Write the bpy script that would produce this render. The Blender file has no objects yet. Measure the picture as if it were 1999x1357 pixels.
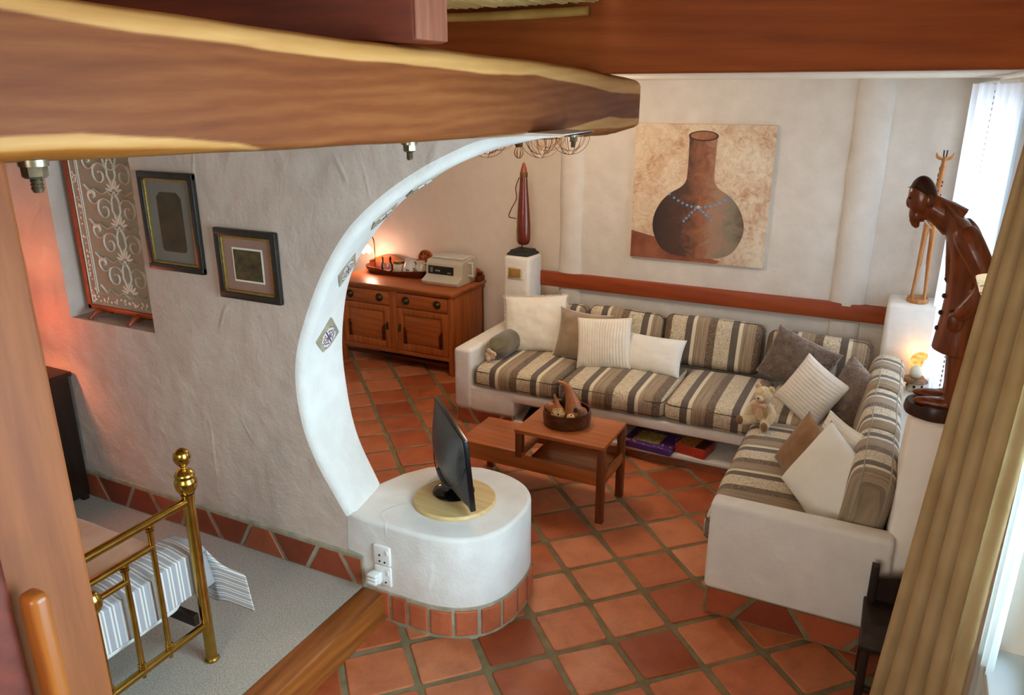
import bpy, bmesh, math, random
import numpy as np
from mathutils import Vector, Matrix, noise
from mathutils.geometry import tessellate_polygon

random.seed(7)
SC = bpy.context.scene
COL = SC.collection
R = math.radians

# ------------------------------------------------------------------ camera
cam_d = bpy.data.cameras.new('camera')
cam_d.sensor_width = 36.0
cam_d.lens = 36.0 * 1500.0 / 1999.0
cam_d.clip_start = 0.02
cam = bpy.data.objects.new('camera', cam_d)
COL.objects.link(cam)
cam.location = (0, 0, 2.75)
cam.rotation_euler = (R(90) - math.atan(1 / 3.0), 0, R(26.5))
SC.camera = cam

# ------------------------------------------------------------------ world, daylight, exposure
world = bpy.data.worlds.new('sky')
SC.world = world
world.use_nodes = True
wn = world.node_tree.nodes
wn['Background'].inputs[0].default_value = (0.72, 0.86, 1.0, 1)
wn['Background'].inputs[1].default_value = 2.2


def area(name, loc, rot, sx, sy, power, col):
    d = bpy.data.lights.new(name, 'AREA')
    d.shape = 'RECTANGLE'
    d.size, d.size_y = sx, sy
    d.energy = power
    d.color = col
    o = bpy.data.objects.new(name, d)
    COL.objects.link(o)
    o.location = loc
    o.rotation_euler = rot
    return o


# daylight falling in through the two right-hand window openings (placed outside the panes)
area('daylight_near_window', (0.95, 1.75, 1.95), (0, R(78), 0), 1.7, 1.75, 178, (0.58, 0.83, 1.0))
area('daylight_far_window', (0.95, 5.5, 1.8), (0, R(82), 0), 1.9, 2.0, 66, (0.82, 0.91, 1.0))
area('stair_fill_light', (-0.9, -2.1, 2.6), (R(78), 0, 0), 2.0, 1.3, 70, (1.0, 0.87, 0.72))  # unseen warm fill light, added behind the camera
SC.view_settings.view_transform = 'Standard'
SC.view_settings.look = 'None'
SC.view_settings.gamma = 1.0
SC.view_settings.use_curve_mapping = False
SC.view_settings.exposure = 0.45
SC.cycles.caustics_reflective = False
SC.cycles.caustics_refractive = False
SC.cycles.sample_clamp_indirect = 4.0
SC.cycles.use_light_tree = False
SC.cycles.max_bounces = 6
SC.cycles.diffuse_bounces = 4
SC.cycles.glossy_bounces = 2
SC.cycles.transmission_bounces = 2
SC.cycles.transparent_max_bounces = 6
SC.cycles.use_adaptive_sampling = True
SC.cycles.adaptive_threshold = 0.07
SC.cycles.adaptive_min_samples = 16


# ------------------------------------------------------------------ material helpers
def lin(h):
    h = h.lstrip('#')
    out = []
    for i in (0, 2, 4):
        c = int(h[i:i + 2], 16) / 255
        out.append(c / 12.92 if c <= 0.04045 else ((c + 0.055) / 1.055) ** 2.4)
    return tuple(out) + (1,)


class NT:
    def __init__(s, name):
        s.m = bpy.data.materials.new(name)
        s.m.use_nodes = True
        s.t = s.m.node_tree
        s.b = s.t.nodes['Principled BSDF']
        s.out = s.t.nodes['Material Output']

    def n(s, typ, **kw):
        nd = s.t.nodes.new('ShaderNode' + typ)
        for k, v in kw.items():
            setattr(nd, k, v)
        return nd

    def l(s, a, b):
        s.t.links.new(a, b)

    def coord(s, scale=(1, 1, 1), rot=(0, 0, 0), kind='Object', loc=(0, 0, 0)):
        tc = s.n('TexCoord')
        mp = s.n('Mapping')
        mp.inputs['Scale'].default_value = scale
        mp.inputs['Rotation'].default_value = rot
        mp.inputs['Location'].default_value = loc
        s.l(tc.outputs[kind], mp.inputs[0])
        return mp.outputs[0]

    def noise(s, vec, scale, detail=4, rough=0.55, dist=0.0):
        nd = s.n('TexNoise')
        nd.inputs['Scale'].default_value = scale
        nd.inputs['Detail'].default_value = detail
        nd.inputs['Roughness'].default_value = rough
        nd.inputs['Distortion'].default_value = dist
        if vec is not None:
            s.l(vec, nd.inputs['Vector'])
        return nd.outputs['Fac']

    def ramp(s, fac, stops, interp='LINEAR'):
        nd = s.n('ValToRGB')
        cr = nd.color_ramp
        cr.interpolation = interp
        while len(cr.elements) > 1:
            cr.elements.remove(cr.elements[-1])
        for i, (p, c) in enumerate(stops):
            e = cr.elements[0] if i == 0 else cr.elements.new(p)
            e.position = p
            e.color = c if len(c) == 4 else tuple(c) + (1,)
        if fac is not None:
            s.l(fac, nd.inputs[0])
        return nd.outputs[0]

    def mix(s, fac, a, b, mode='MIX'):
        nd = s.n('MixRGB', blend_type=mode)
        for sock, v in ((nd.inputs[0], fac), (nd.inputs[1], a), (nd.inputs[2], b)):
            if hasattr(v, 'links') or hasattr(v, 'is_linked'):
                s.l(v, sock)
            elif isinstance(v, (int, float)):
                sock.default_value = v
            else:
                sock.default_value = v
        return nd.outputs[0]

    def math(s, op, a, b=None):
        nd = s.n('Math', operation=op)
        for i, v in enumerate((a, b)):
            if v is None:
                continue
            if isinstance(v, (int, float)):
                nd.inputs[i].default_value = v
            else:
                s.l(v, nd.inputs[i])
        return nd.outputs[0]

    def bump(s, h, strength=0.3, dist=0.01, prev=None):
        nd = s.n('Bump')
        nd.inputs['Strength'].default_value = strength
        nd.inputs['Distance'].default_value = dist
        s.l(h, nd.inputs['Height'])
        if prev is not None:
            s.l(prev, nd.inputs['Normal'])
        s.l(nd.outputs[0], s.b.inputs['Normal'])
        return nd.outputs[0]

    def base(s, c):
        if isinstance(c, tuple):
            s.b.inputs['Base Color'].default_value = c
        else:
            s.l(c, s.b.inputs['Base Color'])
        return s

    def set(s, **kw):
        for k, v in kw.items():
            s.b.inputs[k.replace('_', ' ')].default_value = v
        return s


def simple(name, c1, c2=None, rough=0.6, scale=6, metal=0.0, bump=0.0, bscale=40, bdist=0.004, spec=0.5, stretch=(1, 1, 1), coat=0.0):
    t = NT(name)
    v = t.coord(stretch)
    a = lin(c1)
    if c2:
        t.base(t.ramp(t.noise(v, scale, 5), [(0.3, a), (0.7, lin(c2))]))
    else:
        t.base(a)
    t.set(Roughness=rough, Metallic=metal)
    t.b.inputs['Specular IOR Level'].default_value = spec
    if coat:
        t.b.inputs['Coat Weight'].default_value = coat
        t.b.inputs['Coat Roughness'].default_value = 0.15
    if bump:
        t.bump(t.noise(v, bscale, 4), bump, bdist)
    return t.m


def wood(name, dark, light, axis='x', scale=1.0, rough=0.4, contrast=(0.28, 0.74), coat=0.0, ring=6.0, sat=None):
    t = NT(name)
    st = {'x': (0.07, 1, 1), 'y': (1, 0.07, 1), 'z': (1, 1, 0.07)}[axis]
    st = tuple(a * scale for a in st)
    v = t.coord(st)
    big = t.noise(v, ring * 2.2, 4, 0.55, 0.5)
    fine = t.noise(v, 75, 3, 0.6)
    w = t.n('TexWave', wave_type='BANDS', bands_direction='DIAGONAL')
    w.inputs['Scale'].default_value = ring * 1.3
    w.inputs['Distortion'].default_value = 3.5
    w.inputs['Detail'].default_value = 3
    t.l(v, w.inputs[0])
    f = t.mix(0.15, big, w.outputs['Fac'])
    f = t.mix(0.28, f, fine)
    col = t.ramp(f, [(contrast[0], lin(dark)), (contrast[1], lin(light))])
    t.base(col)
    t.set(Roughness=rough + 0.08)
    t.b.inputs['Specular IOR Level'].default_value = 0.28
    if coat:
        t.b.inputs['Coat Weight'].default_value = coat * 0.6
        t.b.inputs['Coat Roughness'].default_value = 0.25
    t.bump(fine, 0.12, 0.003)
    return t.m


def plaster(name, c1, c2, relief=1.0):
    t = NT(name)
    v = t.coord()
    n1 = t.noise(v, 2.2, 2, 0.6)
    n2 = t.noise(v, 8, 4, 0.55)
    n3 = t.noise(v, 55, 2, 0.6)
    # trowel ridges: thin crests where a stretched noise crosses its mid level
    vs = t.coord((1.0, 1.0, 0.45), (0.3, 0.5, 0.2))
    n4 = t.noise(vs, 3.2, 1, 0.5)
    crest = t.math('ABSOLUTE', t.math('SUBTRACT', n4, 0.5))
    crest = t.math('SUBTRACT', 1.0, t.math('MINIMUM', t.math('MULTIPLY', crest, 38.0), 1.0))
    gate = t.ramp(t.noise(v, 3.1, 1, 0.5), [(0.54, (0, 0, 0, 1)), (0.66, (1, 1, 1, 1))])
    t.base(t.ramp(t.mix(0.5, n1, n2), [(0.35, lin(c1)), (0.65, lin(c2))]))
    t.set(Roughness=0.85)
    t.b.inputs['Specular IOR Level'].default_value = 0.25
    h = t.math('ADD', t.math('MULTIPLY', n2, 0.55), t.math('MULTIPLY', n3, 0.10))
    h = t.math('ADD', h, t.math('MULTIPLY', t.math('MULTIPLY', crest, gate), 0.16))
    h = t.math('ADD', h, t.math('MULTIPLY', n1, 1.2))
    t.bump(h, 0.42 * relief, 0.03)
    return t.m


def terracotta(name, stops, rough=0.42):
    t = NT(name)
    oi = t.n('ObjectInfo')
    rnd = oi.outputs['Random']
    c = t.ramp(rnd, stops)
    v = t.coord()
    # offset the pattern from tile to tile
    va = t.n('VectorMath', operation='ADD')
    t.l(v, va.inputs[0])
    sc = t.n('VectorMath', operation='SCALE')
    t.l(oi.outputs['Location'], sc.inputs[0])
    sc.inputs['Scale'].default_value = 3.1
    t.l(sc.outputs[0], va.inputs[1])
    n1 = t.noise(va.outputs[0], 7, 5, 0.6, 0.4)
    n2 = t.noise(va.outputs[0], 60, 4, 0.6)
    mott = t.ramp(n1, [(0.3, (0.72, 0.66, 0.62, 1)), (0.55, (1, 1, 1, 1)), (0.75, (1.14, 1.18, 1.2, 1))])
    c = t.mix(0.85, c, mott, 'MULTIPLY')
    c = t.mix(0.2, c, t.ramp(n2, [(0.3, (0.55, 0.5, 0.45, 1)), (0.6, (1, 1, 1, 1))]), 'MULTIPLY')
    t.base(c)
    rr = t.n('MapRange')
    rr.inputs['To Min'].default_value = rough - 0.08
    rr.inputs['To Max'].default_value = rough + 0.2
    t.l(n1, rr.inputs[0])
    t.l(rr.outputs[0], t.b.inputs['Roughness'])
    t.bump(t.math('ADD', n1, t.math('MULTIPLY', n2, 0.15)), 0.35, 0.006)
    return t.m


def fabric(name, c1, c2, scale=8, weave=420, rough=0.9, sheen=0.2, bump=0.3, wr=0.0, wscale=6):
    t = NT(name)
    v = t.coord()
    f = t.noise(v, scale, 4, 0.6)
    t.base(t.ramp(f, [(0.3, lin(c1)), (0.7, lin(c2))]))
    t.set(Roughness=rough)
    t.b.inputs['Sheen Weight'].default_value = sheen
    t.b.inputs['Specular IOR Level'].default_value = 0.2
    h = t.noise(v, weave, 2, 0.5)
    if wr:
        h = t.math('ADD', t.math('MULTIPLY', h, 0.1), t.math('MULTIPLY', t.noise(v, wscale, 3, 0.5, 1.0), wr))
    t.bump(h, bump, 0.004 if not wr else 0.02)
    return t.m


def striped(name, axis, seq, period, coordkind='Object', tone=1.0):
    """Woven stripes. seq: (width, colour, texture) with texture in plain / fine / floral / mottle."""
    t = NT(name)
    tc = t.n('TexCoord')
    sp = t.n('SeparateXYZ')
    t.l(tc.outputs[coordkind], sp.inputs[0])
    x = sp.outputs['XYZ'.index(axis.upper())]
    f = t.math('FRACT', t.math('DIVIDE', t.math('ADD', x, 50.0), period))
    tot = sum(a for a, _, _ in seq)
    base_stops, dark_stops = [], []
    p = 0.0
    masks = {'fine': [], 'floral': [], 'mottle': []}
    for w, c, k in seq:
        base_stops.append((p, lin(c)))
        for kk in masks:
            masks[kk].append((p, (1, 1, 1, 1) if kk == k else (0, 0, 0, 1)))
        p += w / tot
    col = t.ramp(f, base_stops, 'CONSTANT')
    v = tc.outputs['Object']
    # fine thread lines inside the taupe stripe
    w1 = t.n('TexNoise')
    mp = t.n('Mapping')
    sc = [3, 3, 3]
    sc['xyz'.index(axis)] = 190
    mp.inputs['Scale'].default_value = sc
    t.l(v, mp.inputs[0])
    t.l(mp.outputs[0], w1.inputs[0])
    w1.inputs['Scale'].default_value = 1.0
    fine = t.ramp(w1.outputs['Fac'], [(0.38, (0.74, 0.70, 0.66, 1)), (0.62, (1.2, 1.17, 1.12, 1))])
    fl = t.noise(v, 75, 1, 0.4, 2.2)
    floral = t.ramp(fl, [(0.40, (0.55, 0.47, 0.36, 1)), (0.50, (1, 1, 1, 1)), (0.7, (1.08, 1.06, 1.02, 1))])
    mo = t.noise(v, 120, 2, 0.5)
    mott = t.ramp(mo, [(0.42, (0.7, 0.68, 0.66, 1)), (0.62, (1.7, 1.6, 1.45, 1))])
    for kk, texc in (('fine', fine), ('floral', floral), ('mottle', mott)):
        mk = t.ramp(f, masks[kk], 'CONSTANT')
        col = t.mix(mk, col, t.mix(1.0, col, texc, 'MULTIPLY'))
    t.base(col)
    t.set(Roughness=0.9)
    t.b.inputs['Sheen Weight'].default_value = 0.15
    t.b.inputs['Specular IOR Level'].default_value = 0.2
    h = t.math('ADD', t.math('MULTIPLY', t.noise(v, 300, 2), 0.12), t.noise(v, 7, 3, 0.5, 0.8))
    t.bump(h, 0.35, 0.02)
    return t.m


def emis(name, col, strength):
    t = NT(name)
    t.base(lin(col))
    t.b.inputs['Emission Color'].default_value = lin(col)
    t.b.inputs['Emission Strength'].default_value = strength
    return t.m


def clear_glass(name, tint=(1, 1, 1, 1), gloss=0.12, rough=0.02):
    t = NT(name)
    tr = t.n('BsdfTransparent')
    tr.inputs[0].default_value = tint
    gl = t.n('BsdfGlossy')
    gl.inputs['Roughness'].default_value = rough
    mx = t.n('MixShader')
    fr = t.n('Fresnel')
    fr.inputs[0].default_value = 1.45
    t.l(t.math('MAXIMUM', t.math('MULTIPLY', fr.outputs[0], 1.5), gloss * 0.4), mx.inputs[0])
    t.l(tr.outputs[0], mx.inputs[1])
    t.l(gl.outputs[0], mx.inputs[2])
    t.l(mx.outputs[0], t.out.inputs['Surface'])
    return t.m


def sheer(name, col, trans=0.45, transl=0.5, weave=0.0):
    t = NT(name)
    v = t.coord()
    di = t.n('BsdfDiffuse')
    di.inputs[0].default_value = lin(col)
    tl = t.n('BsdfTranslucent')
    tl.inputs[0].default_value = lin(col)
    tr = t.n('BsdfTransparent')
    m1 = t.n('MixShader')
    m1.inputs[0].default_value = transl
    t.l(di.outputs[0], m1.inputs[1])
    t.l(tl.outputs[0], m1.inputs[2])
    m2 = t.n('MixShader')
    if weave:
        t.l(t.ramp(t.noise(v, weave, 2, 0.5, 1.5), [(0.42, (trans * 1.6,) * 3 + (1,)), (0.56, (trans * 0.3,) * 3 + (1,))]), m2.inputs[0])
    else:
        m2.inputs[0].default_value = trans
    t.l(m1.outputs[0], m2.inputs[1])
    t.l(tr.outputs[0], m2.inputs[2])
    t.l(m2.outputs[0], t.out.inputs['Surface'])
    return t.m


# ------------------------------------------------------------------ geometry helpers
BASE = {}


class MB:
    """Collects shapes (world coordinates) and links them as ONE mesh object."""

    def __init__(s):
        s.v, s.f, s.uv = [], [], None

    def add(s, verts, faces):
        o = len(s.v)
        s.v += [tuple(p) for p in verts]
        s.f += [tuple(i + o for i in f) for f in faces]
        return s

    def bm(s, bm, M=None):
        bm.verts.ensure_lookup_table()
        for i, v in enumerate(bm.verts):
            v.index = i
        vs = [(M @ v.co) if M else v.co.copy() for v in bm.verts]
        s.add(vs, [[v.index for v in f.verts] for f in bm.faces])
        bm.free()
        return s

    def box(s, x0, x1, y0, y1, z0, z1, r=0.0, seg=2, M=None):
        bm = bmesh.new()
        bmesh.ops.create_cube(bm, size=1)
        c = Vector(((x0 + x1) / 2, (y0 + y1) / 2, (z0 + z1) / 2))
        d = Vector((abs(x1 - x0), abs(y1 - y0), abs(z1 - z0)))
        for v in bm.verts:
            v.co = Vector((v.co.x * d.x, v.co.y * d.y, v.co.z * d.z)) + c
        if r > 0:
            bmesh.ops.bevel(bm, geom=bm.edges[:], offset=min(r, min(d) * 0.48), segments=seg, profile=0.5, affect='EDGES')
        return s.bm(bm, M)

    def rbox(s, w, d, h, r, M=None, n=10, nc=4, fn=None):
        """Soft box centred on the origin, w*d*h, corner radius r, optional shaping fn(p)->p."""
        def axis(L):
            hl = L / 2
            rr = min(r, hl * 0.98)
            a = [-hl + rr * (1 - math.cos(i / nc * math.pi / 2)) for i in range(nc)]
            m = [-(hl - rr) + 2 * (hl - rr) * i / n for i in range(n + 1)]
            return a + m + [-q for q in reversed(a)]
        ax = [axis(w), axis(d), axis(h)]
        hd = Vector((w / 2, d / 2, h / 2))
        rr = min(r, min(hd) * 0.98)
        inn = hd - Vector((rr, rr, rr))
        cache = {}
        verts, faces = [], []

        def vid(q):
            k = (round(q[0], 5), round(q[1], 5), round(q[2], 5))
            if k in cache:
                return cache[k]
            c = Vector([max(-inn[i], min(inn[i], q[i])) for i in range(3)])
            dd = Vector(q) - c
            p = c + dd.normalized() * rr if dd.length > 1e-9 else c
            if fn:
                p = fn(p)
            cache[k] = len(verts)
            verts.append(M @ p if M else p)
            return cache[k]
        for a in range(3):
            b, c = (a + 1) % 3, (a + 2) % 3
            for sgn in (-1, 1):
                A, B = ax[b], ax[c]
                for i in range(len(A) - 1):
                    for j in range(len(B) - 1):
                        qs = []
                        for (ii, jj) in ((i, j), (i + 1, j), (i + 1, j + 1), (i, j + 1)):
                            q = [0, 0, 0]
                            q[a], q[b], q[c] = sgn * hd[a], A[ii], B[jj]
                            qs.append(vid(q))
                        if sgn < 0:
                            qs.reverse()
                        if len(set(qs)) >= 3:
                            faces.append([q for k, q in enumerate(qs) if q not in qs[:k]])
        return s.add(verts, faces)

    def tube(s, pts, rad, seg=10, cap=True, closed=False, sq=1.0):
        P = [Vector(p) for p in pts]
        if not hasattr(rad, '__len__'):
            rad = [rad] * len(P)
        n = len(P)
        verts, faces = [], []
        up = None
        for i, p in enumerate(P):
            if closed:
                d = P[(i + 1) % n] - P[i - 1]
            else:
                d = P[min(i + 1, n - 1)] - P[max(i - 1, 0)]
            d = d.normalized() if d.length > 1e-9 else Vector((0, 0, 1))
            if up is None:
                up = Vector((0, 0, 1)) if abs(d.z) < 0.9 else Vector((1, 0, 0))
            a = d.cross(up)
            if a.length < 1e-6:
                a = d.cross(Vector((0, 1, 0)))
            a.normalize()
            b = a.cross(d).normalized()
            up = b
            for k in range(seg):
                t = 2 * math.pi * k / seg
                verts.append(p + (a * math.cos(t) + b * math.sin(t) * sq) * rad[i])
        m = n if closed else n - 1
        for i in range(m):
            for k in range(seg):
                a0 = i * seg + k
                a1 = i * seg + (k + 1) % seg
                b0 = ((i + 1) % n) * seg + k
                b1 = ((i + 1) % n) * seg + (k + 1) % seg
                faces.append((a0, a1, b1, b0))
        if cap and not closed:
            faces.append(tuple(reversed(range(seg))))
            faces.append(tuple((n - 1) * seg + k for k in range(seg)))
        return s.add(verts, faces)

    def lathe(s, prof, c=(0, 0, 0), seg=24, M=None, cap=True):
        verts, faces = [], []
        for (r, z) in prof:
            for k in range(seg):
                t = 2 * math.pi * k / seg
                p = Vector((r * math.cos(t), r * math.sin(t), z))
                p = (M @ p) if M else p + Vector(c)
                verts.append(p)
        for i in range(len(prof) - 1):
            for k in range(seg):
                a0, a1 = i * seg + k, i * seg + (k + 1) % seg
                faces.append((a0, a1, a1 + seg, a0 + seg))
        if cap:
            if prof[0][0] > 1e-6:
                faces.append(tuple(reversed(range(seg))))
            if prof[-1][0] > 1e-6:
                faces.append(tuple((len(prof) - 1) * seg + k for k in range(seg)))
        return s.add(verts, faces)

    def ell(s, c, rx, ry, rz, nu=20, nv=12, M=None, fn=None):
        verts, faces = [], []
        for i in range(nv + 1):
            th = math.pi * i / nv
            for k in range(nu):
                ph = 2 * math.pi * k / nu
                p = Vector((rx * math.sin(th) * math.cos(ph), ry * math.sin(th) * math.sin(ph), rz * math.cos(th)))
                if fn:
                    p = fn(p)
                if M:
                    p = M @ p
                verts.append(p + Vector(c))
        for i in range(nv):
            for k in range(nu):
                a, b = i * nu + k, i * nu + (k + 1) % nu
                faces.append((a, a + nu, b + nu, b))
        return s.add(verts, faces)

    def prism(s, poly, o, u, v, n, t, bev=0.0):
        """Polygon (2D points along u, v from origin o) with thickness t along n; the n-side edge chamfered by bev."""
        o, u, v, n = Vector(o), Vector(u), Vector(v), Vector(n)
        k = len(poly)
        cx = sum(p[0] for p in poly) / k
        cy = sum(p[1] for p in poly) / k
        rings = [(0, 0.0), (t - bev, 0.0)] + ([(t, bev)] if bev else [])
        verts, faces = [], []
        for (h, ins) in rings:
            for p in poly:
                dx, dy = p[0] - cx, p[1] - cy
                L = math.hypot(dx, dy) or 1
                f = max(0.0, 1 - ins / L)
                verts.append(o + u * (cx + dx * f) + v * (cy + dy * f) + n * h)
        for r in range(len(rings) - 1):
            for i in range(k):
                faces.append((r * k + i, r * k + (i + 1) % k, (r + 1) * k + (i + 1) % k, (r + 1) * k + i))
        faces.append(tuple(reversed(range(k))))
        faces.append(tuple((len(rings) - 1) * k + i for i in range(k)))
        return s.add(verts, faces)

    def holed(s, outer, holes, o, u, v):
        """Flat polygon with holes on plane o + u*a + v*b."""
        o, u, v = Vector(o), Vector(u), Vector(v)
        loops = [[Vector((p[0], p[1], 0)) for p in lp] for lp in [outer] + holes]
        flat = [p for lp in loops for p in lp]
        tris = tessellate_polygon(loops)
        return s.add([o + u * p.x + v * p.y for p in flat], [tuple(t) for t in tris])

    def grid(s, fn, nu, nv, closed_u=False):
        verts = [fn(i / nu, j / nv) for j in range(nv + 1) for i in range(nu + (0 if closed_u else 1))]
        w = nu if closed_u else nu + 1
        faces = []
        for j in range(nv):
            for i in range(nu):
                a, b = j * w + i, j * w + (i + 1) % w
                faces.append((a, b, b + w, a + w))
        return s.add(verts, faces)

    def build(s, name, mat, parent=None, smooth=40, fix=True, mods=None, label=None, weld=False, local=False):
        me = bpy.data.meshes.new(name)
        b = BASE.get(parent.name, Vector((0, 0, 0))) if (parent and not local) else Vector((0, 0, 0))
        me.from_pydata([Vector(p) - b for p in s.v], [], s.f)
        if fix or weld:
            bm = bmesh.new()
            bm.from_mesh(me)
            if weld:
                bmesh.ops.remove_doubles(bm, verts=bm.verts, dist=1e-5)
            bmesh.ops.recalc_face_normals(bm, faces=bm.faces)
            bm.to_mesh(me)
            bm.free()
        if smooth:
            me.polygons.foreach_set('use_smooth', [True] * len(me.polygons))
            if smooth < 180:
                me.set_sharp_from_angle(angle=R(smooth))
        me.update()
        o = bpy.data.objects.new(name, me)
        COL.objects.link(o)
        if mat:
            me.materials.append(mat)
        if parent:
            o.parent = parent
            BASE[o.name] = BASE.get(parent.name, Vector((0, 0, 0)))
        if label:
            o['label'] = label
        return o


def tag(o, label=None, cat=None, group=None, kind=None):
    if label:
        o['label'] = label
    if cat:
        o['category'] = cat
    if group:
        o['group'] = group
    if kind:
        o['kind'] = kind
    return o


def thing(name, label, cat, loc, group=None, kind=None):
    o = bpy.data.objects.new(name, None)
    o.empty_display_size = 0.1
    COL.objects.link(o)
    o.location = loc
    BASE[o.name] = Vector(loc)
    return tag(o, label, cat, group, kind)


def struct(o, label=None):
    o['kind'] = 'structure'
    if label:
        o['label'] = label
    return o


def rebase(o, loc):
    """Move a one-mesh thing's origin to loc without moving the mesh."""
    loc = Vector(loc)
    o.data.transform(Matrix.Translation(-loc))
    o.location = loc
    BASE[o.name] = loc
    return o


def cr(pts, n=8):
    """Catmull-Rom through points (any dimension)."""
    P = [np.array(p, float) for p in pts]
    P = [2 * P[0] - P[1]] + P + [2 * P[-1] - P[-2]]
    out = []
    for i in range(1, len(P) - 2):
        for k in range(n):
            t = k / n
            out.append(0.5 * ((2 * P[i]) + (P[i + 1] - P[i - 1]) * t + (2 * P[i - 1] - 5 * P[i] + 4 * P[i + 1] - P[i + 2]) * t * t
                              + (3 * P[i] - P[i - 1] - 3 * P[i + 1] + P[i + 2]) * t ** 3))
    out.append(P[-2])
    return [tuple(p) for p in out]


def interp(x, xs, ys):
    return float(np.interp(x, xs, ys))


def orient(c, az, lean=0.0, roll=0.0):
    """Matrix whose local +y is the facing normal: az = heading (degrees, 0 = -Y, + toward +X), lean = tilted back, roll about the normal."""
    return Matrix.Translation(c) @ Matrix.Rotation(R(az), 4, 'Z') @ Matrix.Rotation(R(-lean), 4, 'X') @ Matrix.Rotation(R(roll), 4, 'Y')

# ------------------------------------------------------------------ materials
M = {}
M['plaster'] = plaster('plaster_white', '#d9d2c8', '#e8e3da')
M['plaster_wall'] = plaster('plaster_sofa_wall', '#c9c0b4', '#d6cec3')
M['plaster_rough'] = plaster('plaster_rough', '#bda898', '#ccb8a8', 1.35)
M['plaster_warm'] = plaster('plaster_cream', '#eee2d3', '#f5ebde', 0.7)
M['soffit'] = plaster('plaster_soffit', '#e6dcc6', '#efe6d2', 0.5)
M['tile'] = terracotta('terracotta_floor_tile', [(0.0, lin('#96441f')), (0.35, lin('#b05a33')), (0.7, lin('#bd6a3f')), (1.0, lin('#c97d54'))], 0.40)
M['tile_skirt'] = terracotta('terracotta_skirting_tile', [(0.0, lin('#84391f')), (0.6, lin('#9c4627')), (1.0, lin('#b05a34'))], 0.45)
M['tile_drum'] = terracotta('terracotta_plinth_tile', [(0.0, lin('#b25a34')), (1.0, lin('#c26a42'))], 0.6)
M['mortar'] = simple('mortar', '#6d5f3f', '#877755', 0.95, 9, bump=0.6, bscale=60, bdist=0.006)
M['mortar_light'] = simple('mortar_pale', '#8d8268', '#aea48c', 0.95, 12, bump=0.6, bscale=70, bdist=0.006)
M['carpet'] = simple('carpet_grey', '#8d8070', '#d2c5b4', 0.98, 170, bump=0.9, bscale=330, bdist=0.006, spec=0.1)
M['nosing'] = wood('step_wood', '#6b3513', '#a55f26', 'y', 1.4, 0.35, coat=0.2)
M['post'] = wood('post_wood', '#683312', '#8c4e22', 'z', 1.0, 0.55)
M['newel'] = wood('newel_wood', '#7a3f14', '#a25c22', 'z', 1.2, 0.3, coat=0.3)
M['joist'] = wood('joist_wood', '#4a1a0c', '#6d2a14', 'x', 1.2, 0.5)
M['lintel'] = wood('lintel_wood', '#82380c', '#ac581f', 'x', 1.0, 0.55)
M['joist_end'] = wood('joist_end_wood', '#683320', '#8e563b', 'z', 1.5, 0.6)
M['rail'] = wood('rail_wood', '#7c3214', '#a14a22', 'x', 1.0, 0.4, coat=0.15)
M['oak'] = wood('sideboard_oak', '#93481d', '#bf6c34', 'x', 1.3, 0.35, coat=0.25)
M['oak_v'] = wood('sideboard_oak_upright', '#93481d', '#bf6c34', 'z', 1.3, 0.35, coat=0.25)
M['oak_dark'] = wood('sideboard_carving', '#451908', '#6f3014', 'x', 1.5, 0.4)
M['teak'] = wood('table_teak', '#86431b', '#b0622f', 'x', 1.2, 0.3, coat=0.3)
M['teak_v'] = wood('table_teak_leg', '#5b2a10', '#7e421d', 'z', 1.2, 0.35, coat=0.2)
M['darkwood'] = wood('dark_wood', '#170d08', '#2e1b10', 'z', 1.2, 0.35, coat=0.2)
M['bowl'] = wood('bowl_wood', '#2f1509', '#5f3016', 'x', 2.0, 0.2, coat=0.6)
M['pine'] = wood('turntable_wood', '#c09a5e', '#dcbc84', 'x', 1.5, 0.4, coat=0.2)
M['statue'] = wood('carved_wood', '#4c1e07', '#8a4216', 'z', 2.0, 0.26, coat=0.7)
M['statue_dark'] = wood('carved_wood_dark', '#1d0b05', '#43200f', 'z', 2.0, 0.35, coat=0.3)
M['giraffe'] = wood('giraffe_wood', '#8c5526', '#bd8348', 'z', 3.0, 0.35, coat=0.3)
M['brass'] = simple('brass', '#a98334', '#c5a050', 0.22, 14, metal=1.0)
M['old_brass'] = simple('aged_brass', '#3f3420', '#5f5230', 0.45, 60, metal=0.8, bump=0.3, bscale=120)
M['steel'] = simple('bolt_steel', '#6f6553', '#a19679', 0.35, 40, metal=0.9)
M['wire'] = simple('rusted_wire', '#4a2f18', '#6d4a25', 0.6, 30, metal=0.5)
M['black'] = simple('black_plastic', '#0b0b0d', None, 0.25)
M['tvshell'] = simple('grey_plastic', '#3b3b3b', '#454545', 0.35, 10, metal=0.2)
M['glossblack'] = simple('gloss_black', '#06070a', None, 0.06)
M['slate'] = simple('slate_black', '#1f1f1d', '#2b2b28', 0.7, 20, bump=0.3)
M['gourd'] = simple('polished_gourd', '#5a1f10', '#742c18', 0.22, 6, coat=0.5)
M['gourd_tip'] = simple('gourd_tip', '#8a3a20', '#9c4a2a', 0.5, 20)
M['leather'] = simple('leather_band', '#4b2f12', '#7a5222', 0.7, 40, bump=0.4)
M['cowrie'] = simple('bead_trim', '#b79a63', '#e0cfa2', 0.5, 90)
M['white_plastic'] = simple('white_plastic', '#e6e3dc', None, 0.35)
M['cream_plastic'] = simple('cream_plastic', '#d9d2c0', None, 0.4)
M['screenpanel'] = simple('control_panel', '#23231f', '#2f2f2a', 0.2, 30)
M['tray'] = wood('tray_wood', '#3a1409', '#6a2c14', 'x', 1.6, 0.25, coat=0.5)
M['china'] = simple('white_china', '#e8e4da', None, 0.15, coat=0.4)
M['glass'] = clear_glass('clear_glass')
M['pane'] = clear_glass('window_pane', (0.97, 0.99, 1, 1), 0.05)
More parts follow.
